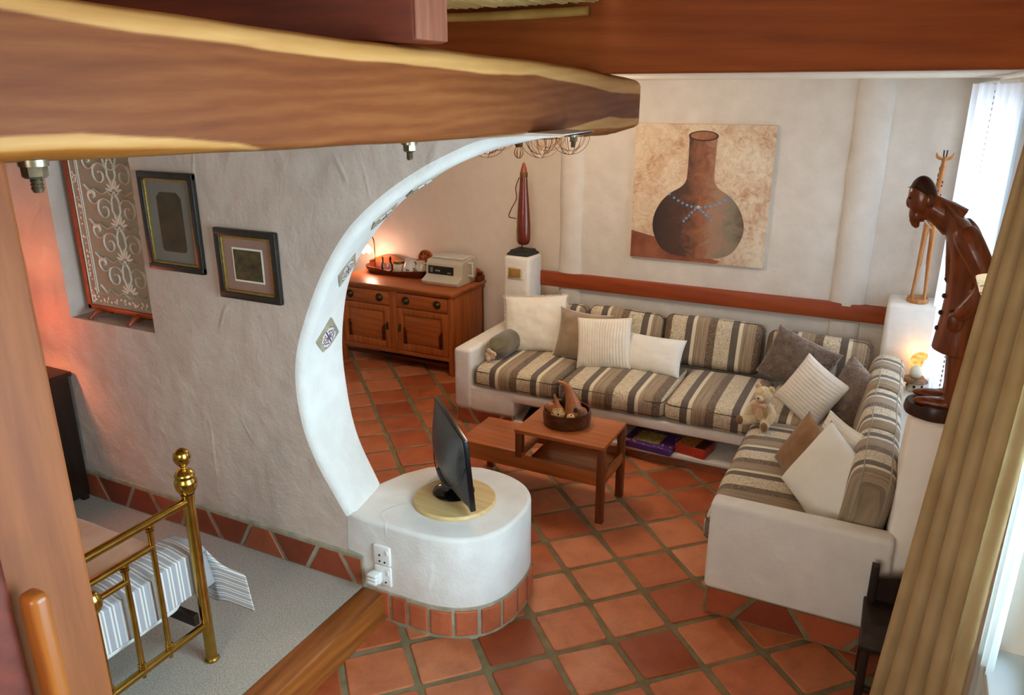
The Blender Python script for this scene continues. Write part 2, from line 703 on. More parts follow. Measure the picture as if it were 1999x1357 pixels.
M['candle'] = simple('jar_contents', '#e6dcc0', None, 0.6)
M['win_paint'] = simple('white_window_paint', '#dfe6e8', None, 0.35)
M['blue_ink'] = simple('blue_glaze', '#2c3f78', '#46598e', 0.3, 40)
M['red_ink'] = simple('red_glaze', '#8f2f22', None, 0.35)
M['green_ink'] = simple('green_glaze', '#5b6a34', None, 0.35)
M['canvas_edge'] = simple('canvas_edge', '#cdb48f', '#bfa17c', 0.9, 20)
M['gold'] = simple('gilt', '#8b6a2f', '#b08d45', 0.4, 50, metal=0.7)
M['frame_black'] = simple('frame_black', '#1c1712', '#2c241b', 0.4, 30)
M['mount_grey'] = simple('mount_grey', '#6e675c', '#7b7468', 0.9, 6)
M['mount_rose'] = simple('mount_rose', '#8d6a58', '#967363', 0.9, 6)
M['paper_white'] = simple('paper', '#d8d0c0', None, 0.8)
M['print_dark'] = simple('print_brown', '#2b2417', '#4b3e24', 0.6, 9)
M['print_dark2'] = simple('print_green_brown', '#1e1a10', '#5a4a28', 0.6, 24)
M['quilted'] = fabric('cream_cotton', '#d6cdbf', '#e6dfd3', 5, 300, wr=0.8, wscale=14, bump=0.35)
M['ivory'] = fabric('ivory_cotton', '#dcd3c2', '#e8e1d2', 4, 300, wr=0.6, wscale=9, bump=0.3)
M['linen_white'] = fabric('white_linen', '#ded8cb', '#e9e4d9', 4, 500, wr=0.3, wscale=7, bump=0.25)
M['velvet'] = fabric('taupe_velvet', '#7e6850', '#9b846a', 7, 300, 0.8, 0.8, wr=0.5, wscale=8)
M['tan'] = fabric('tan_cotton', '#7a5637', '#96704c', 5, 300, wr=0.3)
M['olive'] = fabric('olive_satin', '#4f4633', '#6d634c', 6, 300, 0.55, 0.5, wr=0.5, wscale=10)
M['rose_cloth'] = fabric('rose_cream_silk', '#c8a68c', '#dcc2a6', 20, 200, 0.6)
M['fur'] = fabric('brown_fur', '#5a473a', '#8c7767', 14, 200, 0.95, 0.6, bump=0.6, wr=0.6, wscale=30)
M['fur_strand'] = fabric('fur_strands', '#6a5648', '#a18d7e', 20, 200, 0.9, 0.6)
M['teddy'] = fabric('teddy_plush', '#bfa376', '#dcc49a', 40, 260, 0.95, 0.6, bump=0.7)
M['teddy_pale'] = fabric('teddy_plush_pale', '#cfb68c', '#e2cfab', 40, 260, 0.95, 0.6, bump=0.7)
M['ribbon'] = fabric('peach_ribbon', '#c99a78', '#deb694', 12, 200, 0.5)
M['blanket'] = fabric('beige_blanket', '#d0976f', '#e2ae88', 4, 220, wr=0.6, wscale=3)
M['drape'] = fabric('gold_beige_drape', '#8a714b', '#a68d63', 3, 260, 0.8, 0.4)
M['purple'] = simple('purple_box', '#3d2361', '#51307c', 0.35, 8)
M['yellow_print'] = simple('yellow_print', '#7d6a2c', '#cdbb6a', 0.4, 34)
M['redbox'] = simple('red_box', '#a32d1a', '#bb4028', 0.4, 8)
M['darkbook'] = simple('dark_book', '#2a1712', '#4b2a1e', 0.5, 20)
M['ceramic'] = simple('stone_ceramic', '#b9ac8e', '#d8ceb4', 0.5, 25, bump=0.3)
M['ceramic_brown'] = simple('brown_ceramic', '#6b4a30', '#8f6c4a', 0.45, 25)
M['reed'] = simple('reed', '#c39a50', '#ecd08e', 0.6, 4, stretch=(8, 0.6, 8))
M['pole'] = simple('bamboo_pole', '#9c7430', '#c59c52', 0.4, 5)
M['lampshade'] = emis('cream_lampshade', '#efe6c8', 0.35)
SEQ = [(0.055, '#62564c', 'plain'), (0.03, '#d3c5aa', 'plain'), (0.105, '#95836d', 'fine'), (0.065, '#695a4c', 'mottle'), (0.125, '#cdbfa6', 'floral')]
SEQB = [(0.055, '#55534f', 'plain'), (0.03, '#c9c1b2', 'plain'), (0.105, '#9c8f7c', 'fine'), (0.065, '#6b6258', 'mottle'), (0.125, '#c9bda5', 'floral')]
M['stripe_x'] = striped('striped_upholstery', 'x', SEQ, 0.38)
M['piping'] = fabric('dark_piping', '#3a332b', '#4a4238', 10)
M['piping_pale'] = fabric('pale_piping', '#8d8574', '#a19985', 10)
M['ticking'] = striped('ticking_stripe', 'x', [(0.022, '#a39b98', 'plain'), (0.007, '#d8d4ce', 'plain'), (0.008, '#a69588', 'plain'), (0.008, '#d6d1ca', 'plain')], 0.048, 'UV')
M['lace_sheer'] = sheer('white_sheer', '#eef2fb', 0.25, 0.6)
M['lace_net'] = simple('lace_net', '#938c78', '#9f9884', 0.9, 200, bump=0.2, bscale=300)
M['lace_thread'] = simple('lace_thread', '#e2d9c6', '#ece4d4', 0.9, 60)


# ================================================================== THE SETTING
YB = 6.65      # sofa wall
YR = 7.00      # recessed wall behind the sideboard
XR = 0.52      # window wall
CEIL = 2.84
YD0, YD1 = 2.86, 3.20   # dividing wall, bedroom face and living-room face

# ---- living room floor: mortar bed with clay tiles laid on the diagonal
floor = struct(MB().box(-6.3, 1.0, -1.7, 7.4, -0.2, -0.007).build('floor', M['mortar'], smooth=0), 'olive brown mortar bed between terracotta floor tiles')
P1, P2 = 0.329, 0.347
ta = R(45.2)
d1 = Vector((-math.sin(ta), math.cos(ta), 0))
d2 = Vector((math.cos(ta), math.sin(ta), 0))
t0 = Vector((-1.021, 3.25, 0))


def tile_mesh(seed):
    rnd = random.Random(seed)
    hx, hy = P2 / 2 - 0.0165, P1 / 2 - 0.0165
    pts = []
    for (sx, sy) in ((1, 1), (-1, 1), (-1, -1), (1, -1)):
        jx, jy = rnd.uniform(-0.006, 0.004), rnd.uniform(-0.006, 0.004)
        c = Vector((sx * (hx + jx), sy * (hy + jy), 0))
        r = 0.010 + rnd.uniform(0, 0.016)
        a0 = {(1, 1): 0, (-1, 1): 90, (-1, -1): 180, (1, -1): 270}[(sx, sy)]
        cc = c - Vector((sx * r, sy * r, 0))
        for k in range(3):
            a = R(a0 + 45 * k)
            pts.append(cc + Vector((math.cos(a), math.sin(a), 0)) * r)
    n = len(pts)
    v, f = [], []
    for (z, s) in ((-0.03, 1.0), (-0.004, 1.0), (0.0, 0.965)):
        v += [(p.x * s, p.y * s, z) for p in pts]
    for r in range(2):
        for i in range(n):
            f.append((r * n + i, r * n + (i + 1) % n, (r + 1) * n + (i + 1) % n, (r + 1) * n + i))
    f.append(tuple(2 * n + i for i in range(n)))
    me = bpy.data.meshes.new('tile')
    me.from_pydata(v, [], f)
    me.materials.append(M['tile'])
    me.polygons.foreach_set('use_smooth', [True] * len(me.polygons))
    me.set_sharp_from_angle(angle=R(30))
    return me


tile_meshes = [tile_mesh(i) for i in range(6)]
for i in range(-22, 16):
    for j in range(-22, 16):
        c = t0 + d1 * (P1 * (i + 0.5)) + d2 * (P2 * (j + 0.5))
        if not (-5.5 < c.x < 0.62 and 1.75 < c.y < 6.55):
            continue
        if c.x < -2.35 and c.y < 3.35:
            continue
        if c.y > 5.75 and c.x > -3.3:
            continue
        if c.x > -0.35 and c.y > 4.1:
            continue
        if c.x < -3.6 and c.y < 4.0:
            continue
        o = bpy.data.objects.new('tile', tile_meshes[random.randrange(6)])
        COL.objects.link(o)
        o.parent = floor
        o.location = (c.x, c.y, random.uniform(-0.0015, 0.0015))
        o.rotation_euler = (random.uniform(-0.004, 0.004), random.uniform(-0.004, 0.004), ta + random.choice((0, 1)) * math.pi + random.uniform(-0.012, 0.012))

# ---- raised bedroom floor with carpet and timber nosing
struct(MB().box(-6.3, -2.335, -1.7, 2.90, -0.19, 0.17).build('floor_bedroom', M['carpet'], smooth=0), 'grey woven carpet on the raised bedroom floor')
struct(MB().box(-2.335, -2.19, -1.7, 2.85, -0.19, 0.172, 0.008).build('trim_1', M['nosing']), 'polished wooden nosing along the bedroom step')

# ---- dividing wall with the moon arch and the niche
front = [(-2.46, 0.0), (-2.42, 0.35), (-2.385, 0.60), (-2.47, 0.73), (-2.56, 0.878), (-2.625, 1.05), (-2.65, 1.25), (-2.63, 1.44), (-2.56, 1.622), (-2.46, 1.82),
         (-2.35, 1.99), (-2.221, 2.138), (-2.04, 2.279), (-1.845, 2.395), (-1.664, 2.478), (-1.55, 2.52), (-1.425, 2.551), (-1.289, 2.574), (-1.20, 2.584)]
arch_f = cr(front[2:], 5)


def resample(pts, n_):
    ac = [0.0]
    for i in range(1, len(pts)):
        ac.append(ac[-1] + math.dist(pts[i], pts[i - 1]))
    return [(interp(ac[-1] * i / (n_ - 1), ac, [p[0] for p in pts]), interp(ac[-1] * i / (n_ - 1), ac, [p[1] for p in pts])) for i in range(n_)]


n = 84
arch_f = resample(arch_f, n)
back = [(-2.44, 0.60), (-2.577, 0.882), (-2.632, 1.20), (-2.628, 1.50), (-2.535, 1.844), (-2.337, 2.103), (-2.189, 2.241), (-2.036, 2.343), (-1.877, 2.427), (-1.726, 2.485),
        (-1.594, 2.521), (-1.455, 2.551), (-1.352, 2.568), (-1.285, 2.575), (-1.20, 2.583)]
arch_b = resample(cr(back, 6), n)
rr = 0.045
rings = []
for k in range(6):
    a = k / 5 * math.pi / 2
    ring = []
    for i, p in enumerate(arch_f):
        q0 = arch_f[max(0, i - 1)]
        q1 = arch_f[min(n - 1, i + 1)]
        t = Vector((q1[0] - q0[0], q1[1] - q0[1]))
        nn = Vector((-t.y, t.x)).normalized()  # into the wall
        rl = rr * min(1.0, max(0.05, (-1.22 - p[0]) / 0.35))   # the rounding dies out where the arch meets the beam
        off = rl * (1 - math.sin(a))
        ring.append(Vector((p[0] + nn.x * off, YD0 + rl * (1 - math.cos(a)), p[1] + nn.y * off)))
    rings.append(ring)
for s in (0.35, 0.7, 0.92):
    rings.append([Vector((arch_f[i][0] * (1 - s) + arch_b[i][0] * s, YD0 + rr + (YD1 - YD0 - rr) * s, arch_f[i][1] * (1 - s) + arch_b[i][1] * s)) for i in range(n)])
rings.append([Vector((b[0] - 0.010, YD1, b[1] + 0.006)) for b in arch_b])
WT = 2.70
NX0, NX1, NZ0, NZ1, NY = -4.46, -3.72, 1.43, 2.66, 3.06
wall = MB()
fr = [(v.x, v.z) for v in rings[0]]
outer = fr + [(-1.20, 2.592), (-1.36, 2.594), (-1.37, 2.612), (-1.37, WT), (-6.3, WT), (-6.3, 0.0), (-2.45, 0.0)]
niche = [(NX0, NZ0), (NX1, NZ0), (NX1, NZ1), (NX0, NZ1)]
wall.holed(outer, [niche], (0, YD0, 0), (1, 0, 0), (0, 0, 1))
bk = [(v.x, v.z) for v in rings[-1]]
wall.holed(bk + [(-1.20, 2.592), (-1.36, 2.594), (-1.37, 2.612), (-1.37, WT), (-6.3, WT), (-6.3, 0.0), (-2.45, 0.0)], [], (0, YD1, 0), (1, 0, 0), (0, 0, 1))
# niche box
nv = [(NX0, YD0, NZ0), (NX1, YD0, NZ0), (NX1, YD0, NZ1), (NX0, YD0, NZ1), (NX0, NY, NZ0), (NX1, NY, NZ0), (NX1, NY, NZ1), (NX0, NY, NZ1)]
wall.add(nv, [(0, 1, 5, 4), (1, 2, 6, 5), (2, 3, 7, 6), (3, 0, 4, 7), (4, 5, 6, 7)])
wall.add([(-6.3, YD0, WT), (-1.37, YD0, WT), (-1.37, YD1, WT), (-6.3, YD1, WT)], [(0, 1, 2, 3)])
wall.add([(-1.20, YD0, 2.592), (-1.36, YD0, 2.594), (-1.36, YD1, 2.594), (-1.20, YD1, 2.592)], [(0, 1, 2, 3)])
wall.add([(-1.37, YD0, 2.612), (-1.37, YD0, WT), (-1.37, YD1, WT), (-1.37, YD1, 2.612)], [(0, 1, 2, 3)])
wall.add([rings[0][-1], (-1.20, YD0, 2.592), (-1.20, YD1, 2.592), rings[-1][-1]], [(0, 1, 2, 3)])
wall_div = struct(wall.build('wall_divider', M['plaster_rough'], smooth=0), 'thick hand plastered wall with a round arch opening and a niche')
rv = MB()
for ring in rings:
    rv.v += [tuple(v) for v in ring]
for k in range(len(rings) - 1):
    for i in range(n - 1):
        rv.f.append((k * n + i, k * n + i + 1, (k + 1) * n + i + 1, (k + 1) * n + i))
rv.build('arch_reveal', M['plaster'], wall_div, smooth=60, label='smooth white inner face of the round arch')

# ---- painted tiles set on their points in the arch reveal
pt = NT('painted_arch_tile')
v = pt.coord()
sp = pt.n('SeparateXYZ')
pt.l(v, sp.inputs[0])
ax, ay = pt.math('ABSOLUTE', sp.outputs[0]), pt.math('ABSOLUTE', sp.outputs[1])
ln = pt.math('MINIMUM', ax, ay)
dg = pt.math('ABSOLUTE', pt.math('SUBTRACT', ax, ay))
rad = pt.math('SQRT', pt.math('ADD', pt.math('MULTIPLY', ax, ax), pt.math('MULTIPLY', ay, ay)))
cross = pt.math('LESS_THAN', ln, 0.0045)
petal = pt.math('LESS_THAN', pt.math('ABSOLUTE', pt.math('SUBTRACT', pt.math('FRACT', pt.math('DIVIDE', rad, 0.026)), 0.5)), 0.17)
petal = pt.math('MULTIPLY', petal, pt.math('LESS_THAN', dg, 0.02))
leaf = pt.math('MULTIPLY', pt.math('LESS_THAN', pt.math('ABSOLUTE', pt.math('SUBTRACT', ln, 0.017)), 0.005), pt.math('GREATER_THAN', pt.math('FRACT', pt.math('DIVIDE', pt.math('MAXIMUM', ax, ay), 0.022)), 0.5))
c = pt.mix(cross, (0.75, 0.72, 0.64, 1), lin('#2f4684'))
c = pt.mix(leaf, c, lin('#3a4d86'))
c = pt.mix(petal, c, lin('#9a5b3c'))
pt.base(c)
pt.set(Roughness=0.25)
# unit direction along the reveal profile at a given height
for (px, pz, s) in ((-2.016, 2.377, 0.066), (-2.244, 2.204, 0.066), (-2.478, 1.926, 0.068), (-2.625, 1.515, 0.070)):
    best = min(range(n), key=lambda i: (((arch_f[i][0] + arch_b[i][0]) / 2 - px) ** 2 + ((arch_f[i][1] + arch_b[i][1]) / 2 - pz) ** 2))
    i = max(1, min(n - 2, best))
    f0 = Vector((arch_f[i][0], YD0 + 0.03, arch_f[i][1]))
    b0 = Vector((arch_b[i][0], YD1, arch_b[i][1]))
    ctr = f0.lerp(b0, 0.5)
    tang = Vector((arch_f[i + 1][0] - arch_f[i - 1][0], 0, arch_f[i + 1][1] - arch_f[i - 1][1])).normalized()
    dep = (b0 - f0).normalized()
    nor = tang.cross(dep).normalized()
    if nor.dot(Vector((-1.3, 3.03, 1.3)) - ctr) < 0:
        nor = -nor
    dep = nor.cross(tang).normalized()
    D = s * 1.65
    MBg = MB().prism([(0, D), (D * 0.86, 0), (0, -D), (-D * 0.86, 0)], ctr - nor * 0.02, dep, tang, nor, 0.031, 0.002)
    g = MBg.build('tile_bed', M['mortar_light'], wall_div, smooth=0)
    s *= 0.74
    o = MB().prism([(s, s), (-s, s), (-s, -s), (s, -s)], (0, 0, 0.003), (1, 0, 0), (0, 1, 0), (0, 0, 1), 0.011, 0.002).build('painted_tile', pt.m, g, smooth=0, label='square tile painted with a blue and rust motif', local=True)
    u1 = (dep * 0.86 + tang).normalized()
    u2 = nor.cross(u1)
    o.matrix_local = Matrix(((u1.x, u2.x, nor.x, ctr.x), (u1.y, u2.y, nor.y, ctr.y), (u1.z, u2.z, nor.z, ctr.z), (0, 0, 0, 1)))


# ---- skirtings of cut clay tiles in a zigzag of mortar
def skirting(parent, p0, p1, z0, z1, nrm, pitch=0.30, start=0, gap=0.014, mat=None):
    p0, p1, nrm = Vector(p0), Vector(p1), Vector(nrm)
    u = (p1 - p0)
    L = u.length
    u.normalize()
    h = z1 - z0
    lo, hi = 0.012, h - 0.014
    k, x = start, -pitch * 0.3
    while x < L:
        a, b = x + gap, x + pitch - gap
        w = pitch * 0.36
        if k % 2 == 0:
            poly = [(a - w * 0.5, lo), (b + w * 0.5, lo), (b - w * 0.5, hi), (a + w * 0.5, hi)]
        else:
            poly = [(a + w * 0.5, lo), (b - w * 0.5, lo), (b + w * 0.5, hi), (a - w * 0.5, hi)]
        # clip to the run
        def clip(poly, lim, keep_less):
            out = []
            for i in range(len(poly)):
                A, B = poly[i], poly[(i + 1) % len(poly)]
                ia = (A[0] <= lim) == keep_less
                ib = (B[0] <= lim) == keep_less
                if ia:
                    out.append(A)
                if ia != ib:
                    t = (lim - A[0]) / (B[0] - A[0])
                    out.append((lim, A[1] + (B[1] - A[1]) * t))
            return out
        poly = clip(clip(poly, L - 0.008, True), 0.008, False)
        if len(poly) >= 3 and max(q[0] for q in poly) - min(q[0] for q in poly) > 0.03:
            MB().prism(poly, p0 + Vector((0, 0, z0)) + nrm * 0.0005, u, (0, 0, 1), nrm, 0.005, 0.002).build('tile', mat or M['tile_skirt'], parent, smooth=0)
        x += pitch
        k += 1


sk = struct(MB().box(-6.3, -2.32, YD0 - 0.012, YD0 + 0.02, 0.16, 0.365, 0.008).build('baseboard_bedroom', M['mortar_light'], smooth=0), 'skirting of cut terracotta tiles along the bedroom wall')
skirting(sk, (-5.6, YD0 - 0.012, 0), (-2.33, YD0 - 0.012, 0), 0.168, 0.352, (0, -1, 0), 0.25, gap=0.017)

# ---- outer walls
w = MB()
w.box(-6.4, -2.72, YR, YR + 0.3, -0.2, CEIL + 0.1)
struct(w.build('wall_back_recess', M['plaster_warm'], smooth=0), 'cream plaster wall behind the sideboard')
w = MB().box(-2.80, 0.9, YB, YB + 0.65, -0.2, CEIL + 0.1, 0.06, 5)
wall_b = struct(w.build('wall_back', M['plaster_wall']), 'white plaster wall above the corner sofa')


# rounded plaster ribs that run down the wall and end over the wooden rail
def rib(x, wd, dp, z0, z1, name):
    def fn(u, v):
        a = (u - 0.5) * math.pi
        z = z0 + (z1 - z0) * v
        k = 1.0 + 0.10 * noise.noise(Vector((x, 0, z * 2.2)))
        fl = 1.0
        return Vector((x + math.sin(a) * wd / 2 * k * fl, YB + 0.01 - math.cos(a) * dp * fl, z))
    m = MB().grid(fn, 14, 40)
    m.add([fn(i / 14, 0) for i in range(15)], [tuple(range(15))])
    m.build(name, M['plaster_wall'], wall_b, smooth=60)


rib(-2.70, 0.23, 0.055, 1.115, CEIL + 0.02, 'plaster_rib')
rib(-2.70, 0.22, 0.04, 0.30, 0.97, 'plaster_rib')
rib(-0.26, 0.27, 0.062, 1.095, CEIL + 0.02, 'plaster_rib')
rib(-0.26, 0.24, 0.04, 0.30, 0.955, 'plaster_rib')

# window wall with two openings
w = MB()
NWIN = [(0.55, 0.95), (2.66, 0.95), (2.66, 2.75), (0.55, 2.75)]
FWIN = [(4.45, 0.70), (6.50, 0.70), (6.50, 2.76), (4.45, 2.76)]
for x in (XR, XR + 0.3):
    w.holed([(-1.7, -0.2), (7.4, -0.2), (7.4, 3.7), (-1.7, 3.7)], [NWIN, FWIN], (x, 0, 0), (0, 1, 0), (0, 0, 1))
for q in (NWIN, FWIN):
    for i in range(4):
        a, b = q[i], q[(i + 1) % 4]
        w.add([(XR, a[0], a[1]), (XR, b[0], b[1]), (XR + 0.3, b[0], b[1]), (XR + 0.3, a[0], a[1])], [(0, 1, 2, 3)])
struct(w.build('wall_right', M['plaster_warm'], smooth=0), 'cream plaster window wall beside the sofa')
for k, (y0, y1, z0, z1, nm) in enumerate(((0.55, 2.66, 0.95, 2.75, 'window_1'), (4.45, 6.50, 0.70, 2.76, 'window_2'))):
    X0 = XR + 0.12
    m = MB()
    m.box(X0, X0 + 0.06, y0, y1, z0, z0 + 0.07, 0.006).box(X0, X0 + 0.06, y0, y1, z1 - 0.07, z1, 0.006)
    m.box(X0, X0 + 0.06, y0, y0 + 0.07, z0, z1, 0.006).box(X0, X0 + 0.06, y1 - 0.07, y1, z0, z1, 0.006)
    m.box(X0 + 0.005, X0 + 0.05, (y0 + y1) / 2 - 0.035, (y0 + y1) / 2 + 0.035, z0, z1, 0.006)
    wo = struct(m.build(nm, M['win_paint']), ('white painted window behind the beige drape', 'white painted window behind the sheer curtain')[k])
    for (a, b) in ((y0 + 0.07, (y0 + y1) / 2 - 0.035), ((y0 + y1) / 2 + 0.035, y1 - 0.07)):
        MB().box(X0 + 0.022, X0 + 0.028, a, b, z0 + 0.07, z1 - 0.07).build('pane', M['pane'], wo, smooth=0)
    MB().box(XR - 0.05, XR + 0.14, y0 - 0.04, y1 + 0.04 if k == 0 else y1, z0 - 0.035, z0 + 0.004, 0.008).build('sill', M['win_paint'], wo)

struct(MB().box(-6.5, -6.2, -1.9, 7.4, -0.2, 3.7).build('wall_left', M['plaster'], smooth=0), 'white plaster wall at the far end of the bedroom')
w = MB()
SWIN = [(-1.9, 1.7), (0.2, 1.7), (0.2, 3.25), (-1.9, 3.25)]  # made-up opening that lets the added fill light in
for y in (-1.6, -1.9):
    w.holed([(-6.4, -0.2), (0.9, -0.2), (0.9, 3.7), (-6.4, 3.7)], [SWIN], (0, y, 0), (1, 0, 0), (0, 0, 1))
for i in range(4):
    a, b = SWIN[i], SWIN[(i + 1) % 4]
    w.add([(a[0], -1.6, a[1]), (b[0], -1.6, b[1]), (b[0], -1.9, b[1]), (a[0], -1.9, a[1])], [(0, 1, 2, 3)])
struct(w.build('wall_front', M['plaster'], smooth=0), 'white plaster wall of the stairwell')
m = MB()
for (a, b, c_, d_) in ((-1.9, 0.2, 1.7, 1.77), (-1.9, 0.2, 3.18, 3.25), (-1.9, -1.83, 1.7, 3.25), (0.13, 0.2, 1.7, 3.25), (-0.885, -0.815, 1.7, 3.25)):
    m.box(a, b, -1.78, -1.72, c_, d_, 0.006)
wo = struct(m.build('added_window', M['win_paint']), 'added white painted window behind the camera for the fill light')  # unseen frame, invented to go with the stairwell fill
for (a, b) in ((-1.83, -0.885), (-0.815, 0.13)):
    MB().box(a, b, -1.753, -1.747, 1.77, 3.18).build('pane', M['pane'], wo, smooth=0)

# ceilings
struct(MB().box(-6.4, 0.9, 3.87, 7.4, CEIL, CEIL + 0.2).build('ceiling', M['soffit'], smooth=0), 'cream plaster ceiling over the sitting area')
struct(MB().box(-1.3, 0.9, -1.9, 3.9, 3.55, 3.75).build('ceiling_stairwell', M['soffit'], smooth=0), 'cream ceiling of the stairwell')
struct(MB().box(-1.32, -1.28, -1.9, 3.9, 3.20, 3.75).build('trim_2', M['lintel'], smooth=0), 'dark fascia board at the edge of the reed ceiling')
rc = struct(MB().box(-6.4, -1.38, -1.9, 3.74, 3.175, 3.25).build('ceiling_reed', M['pole'], smooth=0), 'ceiling of split reeds over the bedroom')
for k in range(62):
    x = -1.39 - 0.0215 * k
    rr_ = random.uniform(0.009, 0.0115)
    y1 = 3.675 + random.uniform(-0.012, 0.02)
    pts = [(x + random.uniform(-0.002, 0.002), 1.5 + (y1 - 1.5) * i / 6, 3.155 + random.uniform(-0.003, 0.003)) for i in range(7)]
    MB().tube(pts, [rr_ * random.uniform(0.92, 1.05) for _ in pts], 6).build('reed', M['reed'], rc)

# ================================================================== BEAMS, POST, JOIST
# big waney-edged beam: heartwood face with sapwood bands along both natural edges
bw = NT('live_edge_beam')
at = bw.n('Attribute', attribute_name='sap')
v = bw.coord((1, 0.10, 1))
g1 = bw.noise(v, 9, 4, 0.5, 0.9)
w_ = bw.n('TexWave', wave_type='RINGS', rings_direction='SPHERICAL')
w_.inputs['Scale'].default_value = 3.0
w_.inputs['Distortion'].default_value = 6
w_.inputs['Detail'].default_value = 3
w_.inputs['Detail Scale'].default_value = 1.2
bw.l(bw.coord((2.2, 0.5, 2.6), loc=(0, 0.25, -6.9)), w_.inputs[0])
fn_ = bw.noise(bw.coord((1, 0.1, 1)), 90, 3, 0.6)
gm = bw.mix(0.22, bw.mix(0.16, g1, w_.outputs['Fac']), fn_)
heart = bw.ramp(gm, [(0.25, lin('#59290d')), (0.5, lin('#6e3917')), (0.75, lin('#7f4a24'))])
sapc = bw.ramp(gm, [(0.3, lin('#a2703a')), (0.7, lin('#ba8a52'))])
bark = bw.ramp(gm, [(0.3, lin('#7c4312')), (0.7, lin('#9c6122'))])
at2 = bw.n('Attribute', attribute_name='wane')
cc = bw.mix(at.outputs['Fac'], heart, sapc)
cc = bw.mix(at2.outputs['Fac'], cc, bark)
bw.base(cc)
bw.set(Roughness=0.55)
bw.b.inputs['Specular IOR Level'].default_value = 0.15
bw.bump(bw.math('ADD', fn_, g1), 0.12, 0.004)
BX = -1.35
tops = ([-0.6, 0.2, 0.85, 1.3, 1.79, 2.27, 2.7, 3.2, 3.7, 4.1, 4.32], [2.90, 2.915, 2.914, 2.90, 2.884, 2.88, 2.872, 2.865, 2.845, 2.825, 2.81])
bots = ([-0.6, 0.2, 0.8, 1.1, 1.45, 1.764, 2.3, 2.9, 3.3, 3.7, 4.0, 4.32], [2.625, 2.63, 2.635, 2.628, 2.618, 2.608, 2.597, 2.586, 2.566, 2.547, 2.537, 2.558])
sap_t = ([-0.6, 0.8, 1.1, 1.5, 2.0, 2.6, 2.9, 3.3, 3.8, 4.32], [0.08, 0.12, 0.17, 0.195, 0.205, 0.245, 0.205, 0.24, 0.31, 0.30])
sap_b = ([-0.6, 0.75, 0.95, 1.15, 1.32, 1.42, 2.4, 3.0, 3.4, 3.8, 4.05, 4.32], [0.14, 0.15, 0.17, 0.12, 0.06, 0.0, 0.0, 0.03, 0.14, 0.30, 0.26, 0.20])
NS, NPF = 420, 72
vs, fs, sap, wane = [], [], [], []
for i in range(NS + 1):
    y = -0.6 + (4.33 + 0.6) * i / NS
    zt, zb = interp(y, *tops) + 0.004 * noise.noise(Vector((y * 3, 1, 0))), interp(y, *bots) + 0.004 * noise.noise(Vector((y * 3, 9, 0)))
    H = zt - zb
    dep = 0.17
    endr = max(0.0, (y - 4.27) / 0.06)
    loop = []
    # front face bottom->top, top rounded to the back, back down, underside rounded
    for k in range(NPF + 1):
        t = k / NPF
        e = min(t, 1 - t)
        sb = interp(y, *sap_b)
        stp = interp(y, *sap_t)
        rb, rt = 0.07 + 0.35 * sb, 0.06 + 0.35 * stp
        x = BX
        if t < rb:
            x = BX - (1 - math.sqrt(max(0, 1 - ((rb - t) / rb) ** 2))) * (0.03 + 0.12 * sb)
        if t > 1 - rt:
            x = BX - (1 - math.sqrt(max(0, 1 - ((t - 1 + rt) / rt) ** 2))) * (0.03 + 0.10 * stp)
        z = zb + H * t
        loop.append((x - 0.02 * endr * endr, z))
        wv = 0.02 * noise.noise(Vector((y * 1.7, 3.0, 0))) + 0.008 * noise.noise(Vector((y * 7, 5.0, 0)))
        s_ = max(min(1, max(0, (t - (1 - stp + wv)) / 0.02 + 0.5)), min(1, max(0, (sb + wv * min(1, sb * 20) - t) / 0.02 + 0.5)) if sb > 0.004 else 0.0)
        sap.append(s_)
        wane.append(max(min(1, max(0, (t - (1 - 0.22 * stp + wv * 0.4)) / 0.02 + 0.5)), min(1, max(0, (0.40 * sb - t) / 0.02 + 0.5)) if sb > 0.02 else 0.0))
    for (x, z, s_) in ((BX - 0.08, zt + 0.003, 1), (BX - dep, zt - 0.02, 1), (BX - dep - 0.02, (zt + zb) / 2, 0), (BX - dep, zb + 0.02, 1), (BX - 0.08, zb - 0.006, 1)):
        loop.append((x, z))
        sap.append(s_)
        wane.append(1.0)
    for (x, z) in loop:
        vs.append((x, y, z))
W_ = NPF + 6
for i in range(NS):
    for k in range(W_):
        a, b = i * W_ + k, i * W_ + (k + 1) % W_
        fs.append((a, b, b + W_, a + W_))
fs.append(tuple(range(W_)))
fs.append(tuple(NS * W_ + k for k in range(W_)))
mb = MB()
mb.v, mb.f = vs, fs
beam = mb.build('ceiling_beam', bw.m, smooth=50)
for nm, arr in (('sap', sap), ('wane', wane)):
    a_ = beam.data.attributes.new(nm, 'FLOAT', 'POINT')
    a_.data.foreach_set('value', arr)
rebase(beam, (BX, 0.8, 2.6))
tag(beam, 'massive live-edge beam with pale sapwood edges spanning the foreground', 'beam')

for k, (x, y, z, lab) in enumerate(((-1.43, 0.90, 2.628, 'hexagonal steel bolt under the beam beside the wooden post'), (-1.43, 2.13, 2.596, 'steel bolt under the middle of the big beam'),
                                    (-1.43, 3.52, 2.552, 'steel bolt under the far end of the big beam'))):
    t = thing('beam_bolt', lab, 'bolt', (x, y, z), 'bolts under the big beam')
    MB().lathe([(0.0, 0.012), (0.026, 0.012), (0.026, 0.0)], (x, y, z - 0.008), 20).build('washer', M['steel'], t)
    MB().lathe([(0.0, 0.0), (0.021, 0.0), (0.022, -0.003), (0.022, -0.020), (0.018, -0.024), (0.0, -0.024)], (x, y, z - 0.006), 6).build('nut', M['steel'], t, smooth=20)
    MB().lathe([(0.010, 0.02)] + [(0.0115 if j % 2 else 0.0095, -0.024 - 0.0035 * j) for j in range(8)] + [(0.008, -0.056), (0, -0.056)], (x, y, z), 14).build('threaded_rod', M['steel'], t)

